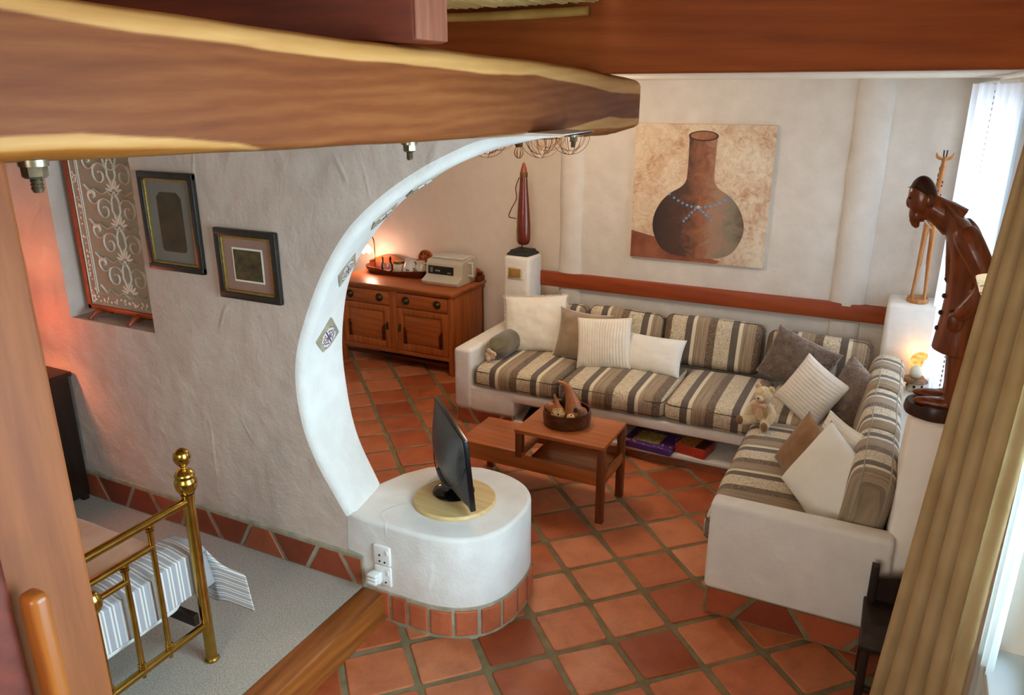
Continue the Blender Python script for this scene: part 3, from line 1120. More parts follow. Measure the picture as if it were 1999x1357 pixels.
# timber post below the beam, with the stair newel standing in front of it
o = MB().box(-1.56, -1.40, 0.655, 0.836, -0.19, 2.64, 0.012, 3).build('timber_post', M['post'])
rebase(o, (-1.48, 0.75, 0.0))
tag(o, 'square timber post under the big beam at the picture edge', 'post')
t = thing('stair_newel', 'rounded wooden stair newel in front of the timber post', 'newel', (-1.33, 0.70, 0))
MB().box(-1.365, -1.315, 0.668, 0.706, 0.0, 1.865, 0.014, 4).build('post', M['newel'], t)
MB().box(-1.40, -1.36, 0.48, 0.665, 0.0, 1.97, 0.03, 5).build('side_board', M['joist'], t)

j = thing('ceiling_joist', 'dark red joist end resting on top of the big beam', 'joist', (-2.6, 2.1, 2.885))
MB().box(-4.8, -1.302, 1.985, 2.17, 2.887, 3.13, 0.012, 2).build('joist_body', M['joist'], j)
MB().box(-1.306, -1.296, 1.99, 2.165, 2.892, 3.125, 0.012, 2).build('sawn_end', M['joist_end'], j, label='paler sawn end of the joist')

o = MB().box(-4.6, 0.52, 3.72, 3.87, 2.832, 3.56, 0.012, 3).build('lintel_beam', M['lintel'])
rebase(o, (-1.0, 3.8, 2.832))
tag(o, 'deep reddish brown header beam below the ceiling', 'beam')
pts = [(-4.4 + 2.97 * i / 10, 3.66 + 0.004 * math.sin(i * 2), 3.108 + 0.004 * math.sin(i * 1.3)) for i in range(11)]
o = MB().tube(pts, [0.021 + 0.002 * (i % 3 == 0) for i in range(11)], 14).build('bamboo_pole', M['pole'])
rebase(o, (-2.9, 3.66, 3.1))
tag(o, 'bamboo pole carrying the ends of the ceiling reeds', 'pole')

# ================================================================== ROUND PLINTH
def drum_outline(grow=0.0):
    cx, cy, rx, ry, p = -2.02, 3.255, 0.45 + grow, 0.405 + grow, 2.5
    pts = [(-2.62, 2.90), (-2.42, 2.866 - grow), (-2.3, 2.854 - grow), (-2.16, 2.85 - grow)]
    for k in range(37):
        a = R(-90 + 180 * k / 36)
        c_, s_ = math.cos(a), math.sin(a)
        r_ = 1 / ((abs(c_) ** p + abs(s_) ** p) ** (1 / p))
        pts.append((cx + rx * c_ * r_, cy + ry * s_ * r_))
    pts += [(-2.18, 3.615 + grow), (-2.32, 3.52 + grow), (-2.41, 3.38 + grow), (-2.46, 3.22), (-2.62, 3.15)]
    return pts


def extrude_soft(poly, z0, z1, r, seg=5, r0=0.0):
    n_ = len(poly)
    nor = []
    for i in range(n_):
        a, b = Vector(poly[i - 1]), Vector(poly[(i + 1) % n_])
        t = (b - a).normalized()
        nor.append(Vector((t.y, -t.x)))
    m = MB()
    rings_ = [(z0, 0.0)]
    for k in range(seg + 1):
        a = k / seg * math.pi / 2
        rings_.append((z1 - r + r * math.sin(a), r * (1 - math.cos(a))))
    for (z, ins) in rings_:
        m.v += [(p[0] - nor[i].x * ins, p[1] - nor[i].y * ins, z) for i, p in enumerate(poly)]
    for q in range(len(rings_) - 1):
        for i in range(n_):
            m.f.append((q * n_ + i, q * n_ + (i + 1) % n_, (q + 1) * n_ + (i + 1) % n_, (q + 1) * n_ + i))
    m.f.append(tuple((len(rings_) - 1) * n_ + i for i in range(n_)))
    m.f.append(tuple(reversed(range(n_))))
    return m


dr = thing('round_plinth', 'round white plastered plinth with a terracotta tile band, carrying the television', 'plinth', (-2.02, 3.25, 0))
extrude_soft(drum_outline(), 0.185, 0.60, 0.025).build('plaster_body', M['plaster'], dr, smooth=50)
extrude_soft(drum_outline(0.004), -0.02, 0.195, 0.012, 3).build('mortar_band', M['mortar_light'], dr, smooth=50)
ol = [(-2.245, 2.85)] + drum_outline(0.006)[3:-5]
# arc-length samples round the drum
acc = [0]
for i in range(1, len(ol)):
    acc.append(acc[-1] + math.dist(ol[i], ol[i - 1]))
s, k = 0.0, 0
wid = [0.085, 0.09, 0.105, 0.115, 0.115, 0.115, 0.105, 0.10, 0.11, 0.115, 0.115, 0.11, 0.11]
while s < acc[-1] - 0.08 and k < 13:
    wv = wid[k]
    def at_s(q):
        return Vector((interp(q, acc, [p[0] for p in ol]), interp(q, acc, [p[1] for p in ol]), 0))
    if s < 0:
        a0 = Vector((ol[0][0] + s, ol[0][1], 0))
    else:
        a0 = at_s(s)
    a1 = at_s(s + wv)
    mid = at_s(s + wv / 2)
    m = MB()
    zz0, zz1 = 0.022 + random.uniform(-0.004, 0.004), 0.172 + random.uniform(-0.006, 0.006)
    tg = (a1 - a0).normalized()
    nn = Vector((tg.y, -tg.x, 0))
    ring = []
    P3 = [a0, mid, a1]
    vv = []
    for h in (-0.01, 0.006, 0.009):
        ins = 0.006 if h > 0.008 else 0
        for z in (zz0 + ins, zz1 - ins):
            for qi, q in enumerate(P3):
                e = tg * (ins if qi == 0 else (-ins if qi == 2 else 0))
                vv.append(q + e + nn * h + Vector((0, 0, z)))
    ff = []
    for L_ in range(2):
        b0, b1 = L_ * 6, (L_ + 1) * 6
        per = [0, 1, 2, 5, 4, 3]
        for i in range(6):
            p, q = per[i], per[(i + 1) % 6]
            ff.append((b0 + p, b0 + q, b1 + q, b1 + p))
    ff += [(12, 13, 16, 15), (13, 14, 17, 16)]
    m.add(vv, ff)
    m.build('tile', M['tile_drum'], dr, smooth=0)
    s += wv + 0.022
    k += 1

# sockets on the plinth and the plug
def socket(z0, lab):
    t = thing('power_socket', lab, 'socket', (-2.19, 2.856, z0), 'power sockets on the plinth')
    MB().box(-2.243, -2.137, 2.838, 2.858, z0, z0 + 0.118, 0.008, 3).build('plate', M['white_plastic'], t)
    for (dx, dz) in ((-0.012, 0.062), (-0.012, 0.025), (0.02, 0.025)):
        MB().lathe([(0.006, 0), (0.006, 0.004), (0.0, 0.004)], seg=10, M=Matrix.Translation((-2.19 + dx, 2.840, z0 + dz)) @ Matrix.Rotation(R(90), 4, 'X')).build('pin_hole', M['slate'], t)
    MB().box(-2.162, -2.148, 2.834, 2.840, z0 + 0.07, z0 + 0.098, 0.003).build('switch', M['white_plastic'], t)


socket(0.352, 'upper white power socket on the side of the round plinth')
socket(0.228, 'lower white power socket behind the plug on the plinth')
t = thing('power_plug', 'white three-pin plug pushed into the lower socket', 'plug', (-2.21, 2.80, 0.27))
for i in range(3):
    MB().box(-2.255 + 0.0, -2.195, 2.782 + 0.001 * i, 2.828, 0.252 + i * 0.022, 0.271 + i * 0.022, 0.008, 3).build('grip_ridge', M['white_plastic'], t)
MB().box(-2.25, -2.185, 2.80, 2.838, 0.25, 0.318, 0.012, 3).build('plug_body', M['white_plastic'], t)

# ================================================================== BUILT-IN CORNER BENCH
BF = 5.36
be = thing('built_in_bench', 'white plastered L-shaped masonry bench under the striped cushions', 'bench', (-1.6, 5.9, 0))
# long side: upper slab, back mass, left block, shelf floor
m = MB().box(-3.22, -0.30, BF, YB, 0.262, 0.345, 0.018, 3)
m.box(-3.22, -0.30, 5.95, YB, 0.0, 0.34).box(-3.22, -2.66, BF, 6.0, 0.13, 0.33, 0.02, 3)
m.box(-2.70, -0.60, BF, 6.0, 0.055, 0.095, 0.012, 2)
m.box(-2.70, -0.60, BF + 0.03, 6.0, 0.0, 0.07)
m.box(-3.21, -2.67, BF + 0.012, 6.0, 0.0, 0.15)
m.build('bench_long_side', M['plaster'], be)
MB().box(-3.23, -3.06, BF - 0.012, 6.40, 0.14, 0.675, 0.035, 4).build('arm', M['plaster'], be)
# short side towards the camera
m = MB().box(-0.64, 0.20, 3.76, 5.40, 0.0, 0.345, 0.02, 3)
m.build('bench_short_side', M['plaster'], be)
MB().box(-0.665, 0.22, 3.685, 3.815, 0.165, 0.69, 0.028, 4).build('arm', M['plaster'], be)
m = MB().box(-0.655, 0.14, 3.70, 3.80, 0.0, 0.175)
mo = m.build('skirting', M['mortar'], be, smooth=0)
skirting(mo, (-0.65, 3.70, 0), (0.14, 3.70, 0), 0.0, 0.175, (0, -1, 0), 0.29, 1, 0.018)
m = MB().box(-3.215, -2.665, BF + 0.004, BF + 0.05, 0.0, 0.14)
mo = m.build('skirting', M['mortar_light'], be, smooth=0)
skirting(mo, (-3.21, BF + 0.004, 0), (-2.67, BF + 0.004, 0), 0.0, 0.14, (0, -1, 0), 0.24, 0, 0.016)
m = MB().box(-2.665, -0.63, BF + 0.010, BF + 0.05, 0.0, 0.058)
mo = m.build('skirting', M['mortar'], be, smooth=0)
skirting(mo, (-2.66, BF + 0.010, 0), (-0.66, BF + 0.010, 0), 0.0, 0.058, (0, -1, 0), 0.15, 0, 0.010)
# ledge behind the short side
MB().box(0.19, XR + 0.02, 3.95, 6.32, 0.0, 0.64, 0.03, 4).build('window_ledge', M['plaster'], be)

o = MB().box(-3.255, -2.985, 6.34, 6.64, 0.3, 1.285, 0.035, 4).build('plaster_pillar', M['plaster'])
rebase(o, (-3.12, 6.5, 0.3))
tag(o, 'short white plaster pillar under the long gourd', 'pillar')
t = thing('wall_plaque', 'small square amber tile set in the short pillar', 'tile', (-3.12, 6.338, 1.08))
MB().box(-3.205, -3.05, 6.328, 6.345, 1.075, 1.19, 0.004).build('border', M['ceramic'], t)
MB().box(-3.19, -3.065, 6.322, 6.330, 1.088, 1.177, 0.003).build('face', simple('amber_tile', '#8a6534', '#b18a4c', 0.35, 60), t)
o = MB().box(0.035, 0.44, 6.28, 6.64, 0.3, 1.235, 0.035, 4).build('corner_block', M['plaster'])
rebase(o, (0.25, 6.46, 0.3))
tag(o, 'white plaster block in the room corner under the giraffe', 'pillar')
# tapering column under the statue
def colfn(p):
    k = (1.27 - (p.z)) / 1.27
    return Vector((p.x - (0.03 * k if p.x < 0 else 0), p.y - 0.06 * k * (p.y < 0), p.z))
m = MB().rbox(0.33, 0.40, 1.27, 0.035, Matrix.Translation((0.365, 4.02, 0.635)), 6, 3, lambda p: Vector((p.x - (0.04 * (0.635 - p.z) / 1.27 if p.x < 0 else 0), p.y - (0.10 * (0.635 - p.z) / 1.27 if p.y < 0 else 0), p.z)))
o = m.build('plaster_column', M['plaster_warm'], smooth=50)
rebase(o, (0.365, 4.0, 0))
tag(o, 'tall cream plaster column under the carved man', 'pillar')

# wooden rail along the sofa wall
o = MB().box(-3.0, 0.05, 6.60, 6.652, 0.975, 1.115, 0.006).build('wall_rail', M['rail'])
rebase(o, (-1.5, 6.63, 0.975))
tag(o, 'long reddish wooden rail fixed along the sofa wall', 'rail')

# ================================================================== CUSHIONS
def box_cushion(name, label, cat, mat, Mx, w, d, t, group, crown=0.03, r=0.065, seed=0, pipe=None, sag=0.0):
    root = thing(name, label, cat, (0, 0, 0), group)
    root.matrix_world = Mx
    BASE[root.name] = Vector((0, 0, 0))

    def fn(p):
        fx, fy = max(0, 1 - (2 * p.x / w) ** 2), max(0, 1 - (2 * p.y / d) ** 2)
        q = p.copy()
        q.z += (1 if p.z > 0 else -0.3) * crown * math.sqrt(fx * fy + 1e-6) - (sag * fx if p.z > 0 else 0)
        nz = noise.noise(Vector((p.x * 5 + seed * 3.1, p.y * 5, p.z * 5)))
        q += p.normalized() * 0.008 * nz
        q.x *= 1 + 0.012 * fy
        q.y *= 1 + 0.015 * fx
        return q
    MB().rbox(w, d, t, r, None, 12, 4, fn).build('cover', mat, root, smooth=180, local=True)
    for sz in (1, -1):
        zz = sz * (t / 2 - r * 0.5)
        ins = r * 0.135
        hw, hd, rc_ = w / 2 - ins, d / 2 - ins, r * 0.8
        pts = []
        for (sx, sy, a0) in ((1, 1, 0), (-1, 1, 90), (-1, -1, 180), (1, -1, 270)):
            for k in range(4):
                a = R(a0 + 30 * k)
                pts.append(fn(Vector((sx * (hw - rc_) + rc_ * math.cos(a), sy * (hd - rc_) + rc_ * math.sin(a), zz))))
        dense = []
        for i in range(len(pts)):
            A, B = pts[i], pts[(i + 1) % len(pts)]
            k = max(1, int((B - A).length / 0.08))
            for j in range(k):
                q = A.lerp(B, j / k)
                fx, fy = max(0, 1 - (2 * q.x / w) ** 2), max(0, 1 - (2 * q.y / d) ** 2)
                dense.append(q)
        MB().tube(dense, 0.0045, 6, closed=True).build('piping', pipe or M['piping'], root, local=True)
    return root


SEATS = 'striped seat cushions of the corner sofa'
BACKS = 'striped back cushions of the corner sofa'
SZ = 0.435
for k, (x0, x1, lab) in enumerate(((-3.055, -2.27, 'striped seat cushion beside the left bench arm'), (-2.265, -1.385, 'striped seat cushion behind the coffee table, middle of the long side'),
                                   (-1.38, -0.69, 'striped seat cushion next to the teddy bear on the long side'))):
    box_cushion('seat_cushion', lab, 'cushion', M['stripe_x'], Matrix.Translation(((x0 + x1) / 2, 5.77, SZ)), x1 - x0, 0.84, 0.17, SEATS, seed=k)
box_cushion('seat_cushion', 'striped seat cushion in the sofa corner under the throw pillows', 'cushion', M['stripe_x'], Matrix.Translation((-0.33, 5.77, SZ)), 0.70, 0.84, 0.165, SEATS, seed=5)
rz = Matrix.Rotation(R(90), 4, 'Z')
box_cushion('seat_cushion', 'long striped seat cushion on the short side of the bench', 'cushion', M['stripe_x'], Matrix.Translation((-0.345, 4.58, SZ)) @ rz, 1.51, 0.76, 0.17, SEATS, seed=6)

sx90 = Matrix.Rotation(R(90), 4, 'X')
for k, (x0, x1, z, h, lean, rl, lab) in enumerate(((-3.0, -2.375, 0.705, 0.40, 14, 0, 'striped back cushion mostly hidden behind the fringed pillow'),
                                                   (-2.36, -1.665, 0.705, 0.42, 16, 2, 'striped back cushion behind the ruched and the oblong pillow'),
                                                   (-1.655, -0.83, 0.715, 0.43, 15, 0, 'striped back cushion standing clear in the middle of the sofa wall'),
                                                   (-0.80, -0.02, 0.70, 0.40, 14, 1, 'striped back cushion in the sofa corner behind the fur pillow'))):
    Mx = orient(((x0 + x1) / 2, 6.32, z), 0, lean, rl) @ sx90
    box_cushion('back_cushion', lab, 'cushion', M['stripe_x'], Mx, x1 - x0, h, 0.19, BACKS, 0.025, 0.07, 10 + k)
for k, (y0, y1, lean, lab) in enumerate(((3.83, 4.50, 7, 'striped back cushion next to the near bench arm, end panel facing out'), (4.51, 5.22, 9, 'striped back cushion midway along the window ledge'),
                                         (5.23, 5.98, 12, 'striped back cushion by the ledge nearest the room corner'))):
    Mx = orient((0.075, (y0 + y1) / 2, 0.725 + 0.012 * (k == 0)), -90, lean, 0) @ sx90
    box_cushion('back_cushion', lab, 'cushion', M['stripe_x'], Mx, y1 - y0, 0.43, 0.20, BACKS, 0.02, 0.075, 20 + k, M['piping_pale'])


# ---- throw pillows
def pillow_fn(w, h, t, pinch=0.07, seed=0.0, ruche=0.0, wr=0.006, quilt=0.0):
    def fn(u, v, side):
        x = w / 2 * u * (1 - pinch * (1 - v * v))
        z = h / 2 * v * (1 - pinch * (1 - u * u)) + h / 2
        th = t / 2 * (max(0, 1 - abs(u) ** 2.4) * max(0, 1 - abs(v) ** 2.4)) ** 0.5
        th *= 1 - 0.12 * v
        edge = min(1.0, 4 * (1 - max(abs(u), abs(v))))
        nz = noise.noise(Vector((x * 9 + seed, z * 9, seed))) + 0.5 * noise.noise(Vector((x * 22, z * 22 + seed, 3)))
        th += wr * nz * edge
        if ruche:
            th += ruche * math.sin(u * 62 + 2.5 * noise.noise(Vector((x * 8, z * 5, seed)))) * edge
        if quilt:
            th += quilt * math.sin(v * 48 + 1.2 * noise.noise(Vector((x * 6, z * 6, seed)))) * edge
        return Vector((x, -side * th, z))
    return fn


def pillow(name, label, mat, base, w, h, t, az, lean, roll=0, group='throw pillows on the corner sofa', fur=0, n=34, trim=None, edge=None, **kw):
    root = thing(name, label, 'pillow', (0, 0, 0), group)
    root.matrix_world = orient(base, az, lean, roll)
    BASE[root.name] = Vector((0, 0, 0))
    fn = pillow_fn(w, h, t, **kw)
    m = MB()
    for side in (1, -1):
        m.grid(lambda a, b, s=side: fn(2 * a - 1, 2 * b - 1, s), n, n)
    m.build('cover', mat, root, smooth=180, weld=True, local=True)
    if edge:
        rim = [fn(-1 + 2 * i / 20, -1, 1) for i in range(20)] + [fn(1, -1 + 2 * i / 20, 1) for i in range(20)] + [fn(1 - 2 * i / 20, 1, 1) for i in range(20)] + [fn(-1, 1 - 2 * i / 20, 1) for i in range(20)]
        MB().tube(rim, 0.006, 6, closed=True).build('piped_edge', edge, root, local=True)
    rnd = random.Random(len(label))
    if fur:
        f = MB()
        for _ in range(fur):
            u, v, sd = rnd.uniform(-1, 1), rnd.uniform(-1, 1), rnd.choice((1, 1, -1))
            p = fn(u, v, sd)
            d = Vector((rnd.uniform(-0.7, 0.7), -sd * rnd.uniform(0.3, 1), rnd.uniform(-1.2, 0.5))).normalized()
            sdv = d.cross(Vector((rnd.uniform(-1, 1), rnd.uniform(-1, 1), rnd.uniform(-1, 1)))).normalized() * 0.0022
            L = rnd.uniform(0.012, 0.024)
            f.add([p - sdv, p + sdv, p + d * L], [(0, 1, 2)])
        tag(f.build('fur', M['fur_strand'], root, smooth=0, fix=False, local=True), kind='stuff')
    if trim:
        f = MB()
        for _ in range(trim):
            q = rnd.randrange(4)
            a = rnd.uniform(-1, 1)
            u, v = ((a, 1), (a, -1), (1, a), (-1, a))[q]
            p = fn(u * 0.995, v * 0.995, 1)
            out = Vector((u if q > 1 else 0, rnd.uniform(-0.5, 0.5), v if q < 2 else 0))
            d = (out + Vector((rnd.uniform(-0.6, 0.6), rnd.uniform(-0.6, 0.6), rnd.uniform(-0.6, 0.6)))).normalized()
            sdv = d.cross(Vector((rnd.uniform(-1, 1), rnd.uniform(-1, 1), rnd.uniform(-1, 1)))).normalized() * 0.0025
            L = rnd.uniform(0.010, 0.02)
            f.add([p - sdv, p + sdv, p + d * L], [(0, 1, 2)])
        tag(f.build('fringe', mat, root, smooth=0, fix=False, local=True), kind='stuff')
    return root


pillow('throw_pillow', 'large ivory pillow with a fringed edge near the left arm', M['ivory'], (-2.72, 5.93, 0.525), 0.58, 0.52, 0.18, 14, 20, -4, trim=1400, pinch=0.05, wr=0.012)
pillow('throw_pillow', 'plain taupe velvet pillow between two white ones', M['velvet'], (-2.30, 5.89, 0.52), 0.50, 0.45, 0.16, 2, 20, 3, pinch=0.10)
pillow('throw_pillow', 'square white pillow with vertical ruched pleats', M['ivory'], (-2.03, 5.80, 0.525), 0.47, 0.44, 0.15, 8, 22, -5, ruche=0.0055, pinch=0.06, n=70)
pillow('throw_pillow', 'small oblong plain white pillow on the middle seat', M['linen_white'], (-1.67, 5.86, 0.525), 0.545, 0.33, 0.15, 0, 30, 1, pinch=0.07)
pillow('throw_pillow', 'big brown fur pillow leaning in the sofa corner', M['fur'], (-0.60, 6.08, 0.52), 0.54, 0.42, 0.17, -12, 18, 16, fur=5200, pinch=0.06)
pillow('throw_pillow', 'white quilted pillow tipped on its corner behind the teddy', M['quilted'], (-0.47, 5.47, 0.545), 0.40, 0.41, 0.13, -22, 22, 24, quilt=0.0028, pinch=0.06, n=60)
pillow('throw_pillow', 'dark brown fur pillow against the ledge cushions', M['fur'], (-0.17, 5.50, 0.53), 0.42, 0.44, 0.17, -50, 16, 14, fur=4200, pinch=0.06)
pillow('throw_pillow', 'tan pillow wedged behind the white pillows on the short side', M['tan'], (-0.37, 4.46, 0.53), 0.42, 0.38, 0.12, -55, 24, 12, pinch=0.06)
pillow('throw_pillow', 'ribbed cream pillow at the back of the short side', M['quilted'], (-0.20, 4.40, 0.54), 0.46, 0.42, 0.13, -62, 22, -4, quilt=0.003, pinch=0.06, n=60, edge=M['linen_white'])
pillow('throw_pillow', 'plump white pillow nearest the arm of the short side', M['linen_white'], (-0.24, 4.12, 0.53), 0.52, 0.46, 0.19, -46, 26, 16, pinch=0.07)

# olive bolster tied with a rose, lying along the left arm
t = thing('bolster_pillow', 'olive satin bolster with a cloth rose beside the left arm', 'pillow', (-2.98, 5.75, 0.53), 'throw pillows on the corner sofa')
m = MB()
prof = [(0.0, 0), (0.03, 0.0), (0.066, 0.03), (0.098, 0.08), (0.106, 0.2), (0.10, 0.42), (0.075, 0.5), (0.03, 0.53), (0, 0.53)]
prof = [tuple(p) for p in cr(prof, 4)]
Mb = Matrix.Translation((-2.945, 5.52, 0.628)) @ Matrix.Rotation(R(-90), 4, 'X')
seg = 40
vv, ff = [], []
for (r_, z) in prof:
    for k in range(seg):
        a = 2 * math.pi * k / seg
        g_ = 1 + 0.06 * math.sin(a * 11) * max(0, 1 - z / 0.16)
        vv.append(Mb @ Vector((max(r_, 0) * g_ * math.cos(a), max(r_, 0) * g_ * math.sin(a), z)))
for i in range(len(prof) - 1):
    for k in range(seg):
        a0, a1 = i * seg + k, i * seg + (k + 1) % seg
        ff.append((a0, a1, a1 + seg, a0 + seg))
m.add(vv, ff).build('roll', M['olive'], t, smooth=180)
m = MB()
for k in range(9):
    a = k * 2.4
    rr_ = 0.012 + 0.004 * k
    m.ell((-2.945 + math.cos(a) * rr_, 5.495 - 0.002 * k, 0.61 + math.sin(a) * rr_), 0.026, 0.010, 0.021, 10, 6, Matrix.Rotation(a, 3, 'Y'))
m.build('cloth_rose', M['rose_cloth'], t)

# ---- teddy bear
TB = Vector((-0.645, 5.20, 0.54))
t = thing('teddy_bear', 'small honey-coloured teddy bear with a peach ribbon', 'teddy bear', TB)
def tp(x, y, z):
    return TB + Matrix.Rotation(R(-18), 3, 'Z') @ Vector((x, y, z))
rzt = Matrix.Rotation(R(-18), 3, 'Z')
MB().ell(tp(0, 0.02, 0.085), 0.066, 0.058, 0.088, M=rzt).build('body', M['teddy'], t)
hd = MB().ell(tp(0.0, -0.005, 0.222), 0.062, 0.056, 0.056, M=rzt).build('head', M['teddy'], t)
MB().ell(tp(0.0, -0.052, 0.208), 0.028, 0.028, 0.022, 14, 8, M=rzt).build('muzzle', M['teddy_pale'], hd)
MB().ell(tp(0.0, -0.079, 0.214), 0.008, 0.006, 0.006, 8, 6).build('nose', M['slate'], hd)
for s in (-1, 1):
    MB().ell(tp(s * 0.050, 0.005, 0.268), 0.024, 0.012, 0.024, 12, 8, M=rzt).build('ear', M['teddy'], hd)
    MB().ell(tp(s * 0.022, -0.050, 0.236), 0.006, 0.004, 0.006, 8, 6).build('eye', M['slate'], hd)
    MB().tube([tp(s * 0.05, 0.0, 0.15), tp(s * 0.085, -0.02, 0.10), tp(s * 0.082, -0.05, 0.05), tp(s * 0.08, -0.055, 0.035)], [0.024, 0.028, 0.026, 0.016], 12).build('arm', M['teddy_pale'], t)
    MB().tube([tp(s * 0.035, 0.0, 0.032), tp(s * 0.065, -0.07, 0.032), tp(s * 0.085, -0.125, 0.034), tp(s * 0.087, -0.135, 0.04)], [0.034, 0.033, 0.028, 0.018], 12).build('leg', M['teddy'], t)
    MB().ell(tp(s * 0.091, -0.140, 0.046), 0.027, 0.014, 0.034, 12, 8, M=rzt).build('paw_pad', M['tan'], t)
m = MB()
for s in (-1, 1):
    m.ell(tp(s * 0.03, -0.062, 0.158), 0.026, 0.008, 0.018, 12, 8, Matrix.Rotation(s * 0.4, 3, 'Y'))
    m.box(-0.011, 0.011, -0.003, 0.003, -0.075, 0.0, 0.002, 1, Matrix.Translation(tp(s * 0.014, -0.066, 0.15)) @ Matrix.Rotation(s * -0.25, 4, 'Y'))
m.ell(tp(0, -0.066, 0.158), 0.009, 0.008, 0.009, 8, 6)
m.tube([tp(0.048 * math.cos(a), 0.0 + 0.046 * math.sin(a), 0.165) for a in [k * math.pi / 8 for k in range(16)]], 0.006, 6, closed=True)
m.build('ribbon', M['ribbon'], t)

# ================================================================== COFFEE TABLE
ct = thing('coffee_table', 'two-level reddish wooden coffee table in front of the sofa', 'coffee table', (-1.98, 4.52, 0))
X0, X1, Y0, Y1 = -2.56, -1.475, 4.295, 4.745
MB().box(-2.125, X1, Y0, Y1, 0.538, 0.565, 0.004).build('upper_top', M['teak'], ct)
MB().box(X0, -2.06, Y0, Y1, 0.375, 0.40, 0.004).build('lower_top', M['teak'], ct)
MB().box(-2.06, X1 + 0.0, Y0 + 0.02, Y1 - 0.02, 0.30, 0.318, 0.003).build('inner_shelf', M['teak'], ct)
for (y0, y1) in ((Y0, Y0 + 0.022), (Y1 - 0.022, Y1)):
    MB().box(X0, X1, y0 + 0.001, y1 - 0.001, 0.275, 0.378, 0.003).build('apron', M['teak'], ct)
MB().box(X1 - 0.024, X1 - 0.002, Y0, Y1, 0.275, 0.345, 0.003).build('apron', M['teak'], ct)
MB().box(X0 + 0.002, X0 + 0.024, Y0, Y1, 0.275, 0.378, 0.003).build('apron', M['teak'], ct)
for (x, y) in ((X1 - 0.048, Y0 - 0.002), (X1 - 0.048, Y1 - 0.046)):
    MB().box(x, x + 0.05, y, y + 0.048, 0.0, 0.54, 0.003).build('leg', M['teak_v'], ct)
for (x, y) in ((X0 + 0.0, Y0 - 0.002), (X0 + 0.0, Y1 - 0.046)):
    MB().box(x, x + 0.05, y, y + 0.048, 0.0, 0.378, 0.003).build('leg', M['teak_v'], ct)
for (x, y) in ((-2.118, Y0 - 0.001), (-2.118, Y1 - 0.045)):
    MB().box(x, x + 0.05, y, y + 0.046, 0.36, 0.54, 0.003).build('short_post', M['teak_v'], ct)

BC = Vector((-1.85, 4.565, 0.565))
t = thing('wooden_bowl', 'dark polished wooden bowl of gourds on the table', 'bowl', BC)
MB().lathe([(0, 0.001), (0.155, 0.001), (0.163, 0.006), (0.168, 0.05), (0.166, 0.10), (0.163, 0.103), (0.155, 0.10), (0.152, 0.02), (0, 0.014)], BC, 48, cap=False).build('bowl_body', M['bowl'], t)
gm_ = simple('gourd_orange', '#8a4a22', '#b8713c', 0.45, 12)
gp_ = NT('painted_gourd')
vg = gp_.coord()
vo = gp_.n('TexVoronoi')
vo.inputs['Scale'].default_value = 42
gp_.l(vg, vo.inputs['Vector'])
gp_.base(gp_.ramp(vo.outputs['Distance'], [(0.30, lin('#2a1e14')), (0.36, lin('#d9bd86')), (0.7, lin('#c08a4e'))]))
gp_.set(Roughness=0.5)
t = thing('gourd_rattle', 'tall curved orange gourd with a dark spot in the bowl', 'gourd', BC + Vector((0.03, -0.01, 0.02)), 'gourds in the bowl')
path = cr([(0.035, -0.02, 0.03), (0.047, -0.02, 0.09), (0.032, -0.01, 0.16), (0.0, 0.0, 0.235), (-0.03, 0.005, 0.275), (-0.085, 0.01, 0.287)], 5)
rads = [interp(i / (len(path) - 1), [0, .08, 0.2, .32, 0.5, .75, 1], [0.02, 0.054, 0.066, 0.058, 0.036, 0.018, 0.009]) for i in range(len(path))]
MB().tube([BC + Vector(p) + Vector((0.01, 0, 0)) for p in path], rads, 20).build('gourd_body', gm_, t)
MB().ell(BC + Vector((0.088, -0.060, 0.125)), 0.018, 0.012, 0.022, 12, 8, Matrix.Rotation(0.7, 3, 'Z')).build('dark_patch', M['slate'], t)
t = thing('gourd_rattle', 'small gourd with a painted dotted belly and thin neck', 'gourd', BC + Vector((-0.045, -0.075, 0.02)), 'gourds in the bowl')
path = cr([(-0.03, -0.085, 0.035), (-0.032, -0.08, 0.08), (-0.042, -0.07, 0.13), (-0.058, -0.06, 0.175), (-0.075, -0.055, 0.215)], 5)
rads = [interp(i / (len(path) - 1), [0, .1, 0.25, .45, 0.6, .8, 1], [0.015, 0.047, 0.054, 0.038, 0.02, 0.012, 0.008]) for i in range(len(path))]
gb = MB().tube([BC + Vector(p) for p in path[:11]], rads[:11], 20).build('belly', gp_.m, t)
MB().tube([BC + Vector(p) for p in path[8:]], rads[8:], 16).build('neck', gm_, t)
for (dx, dy, r_, nm, lab, mt) in ((-0.105, -0.035, 0.042, 'seed_pod', 'ribbed orange pod at the left side of the bowl', gm_), (-0.01, 0.06, 0.055, 'clay_ball', 'smoky grey ball at the back of the bowl', simple('smoked_clay', '#2b2624', '#55463e', 0.35, 9)),
                                  (0.115, -0.02, 0.042, 'seed_pod', 'plain brown pod at the right side of the bowl', simple('brown_pod', '#6a3a1e', '#94603a', 0.5, 12)), (0.07, -0.105, 0.03, 'painted_egg', 'small white and black checked egg in the bowl', gp_.m)):
    zc = 0.02 + r_ + (0.085 if nm == 'clay_ball' else 0.035)
    o = MB().ell(BC + Vector((dx, dy, zc)), r_, r_, r_ * 1.06, 22, 14, fn=(lambda p: p * (1 + 0.03 * math.sin(8 * math.atan2(p.y, p.x)))) if nm == 'seed_pod' else None).build(nm, mt, smooth=180)
    rebase(o, BC + Vector((dx, dy, zc - r_)))
    tag(o, lab, 'ball' if nm != 'seed_pod' else 'pod', 'gourds in the bowl')

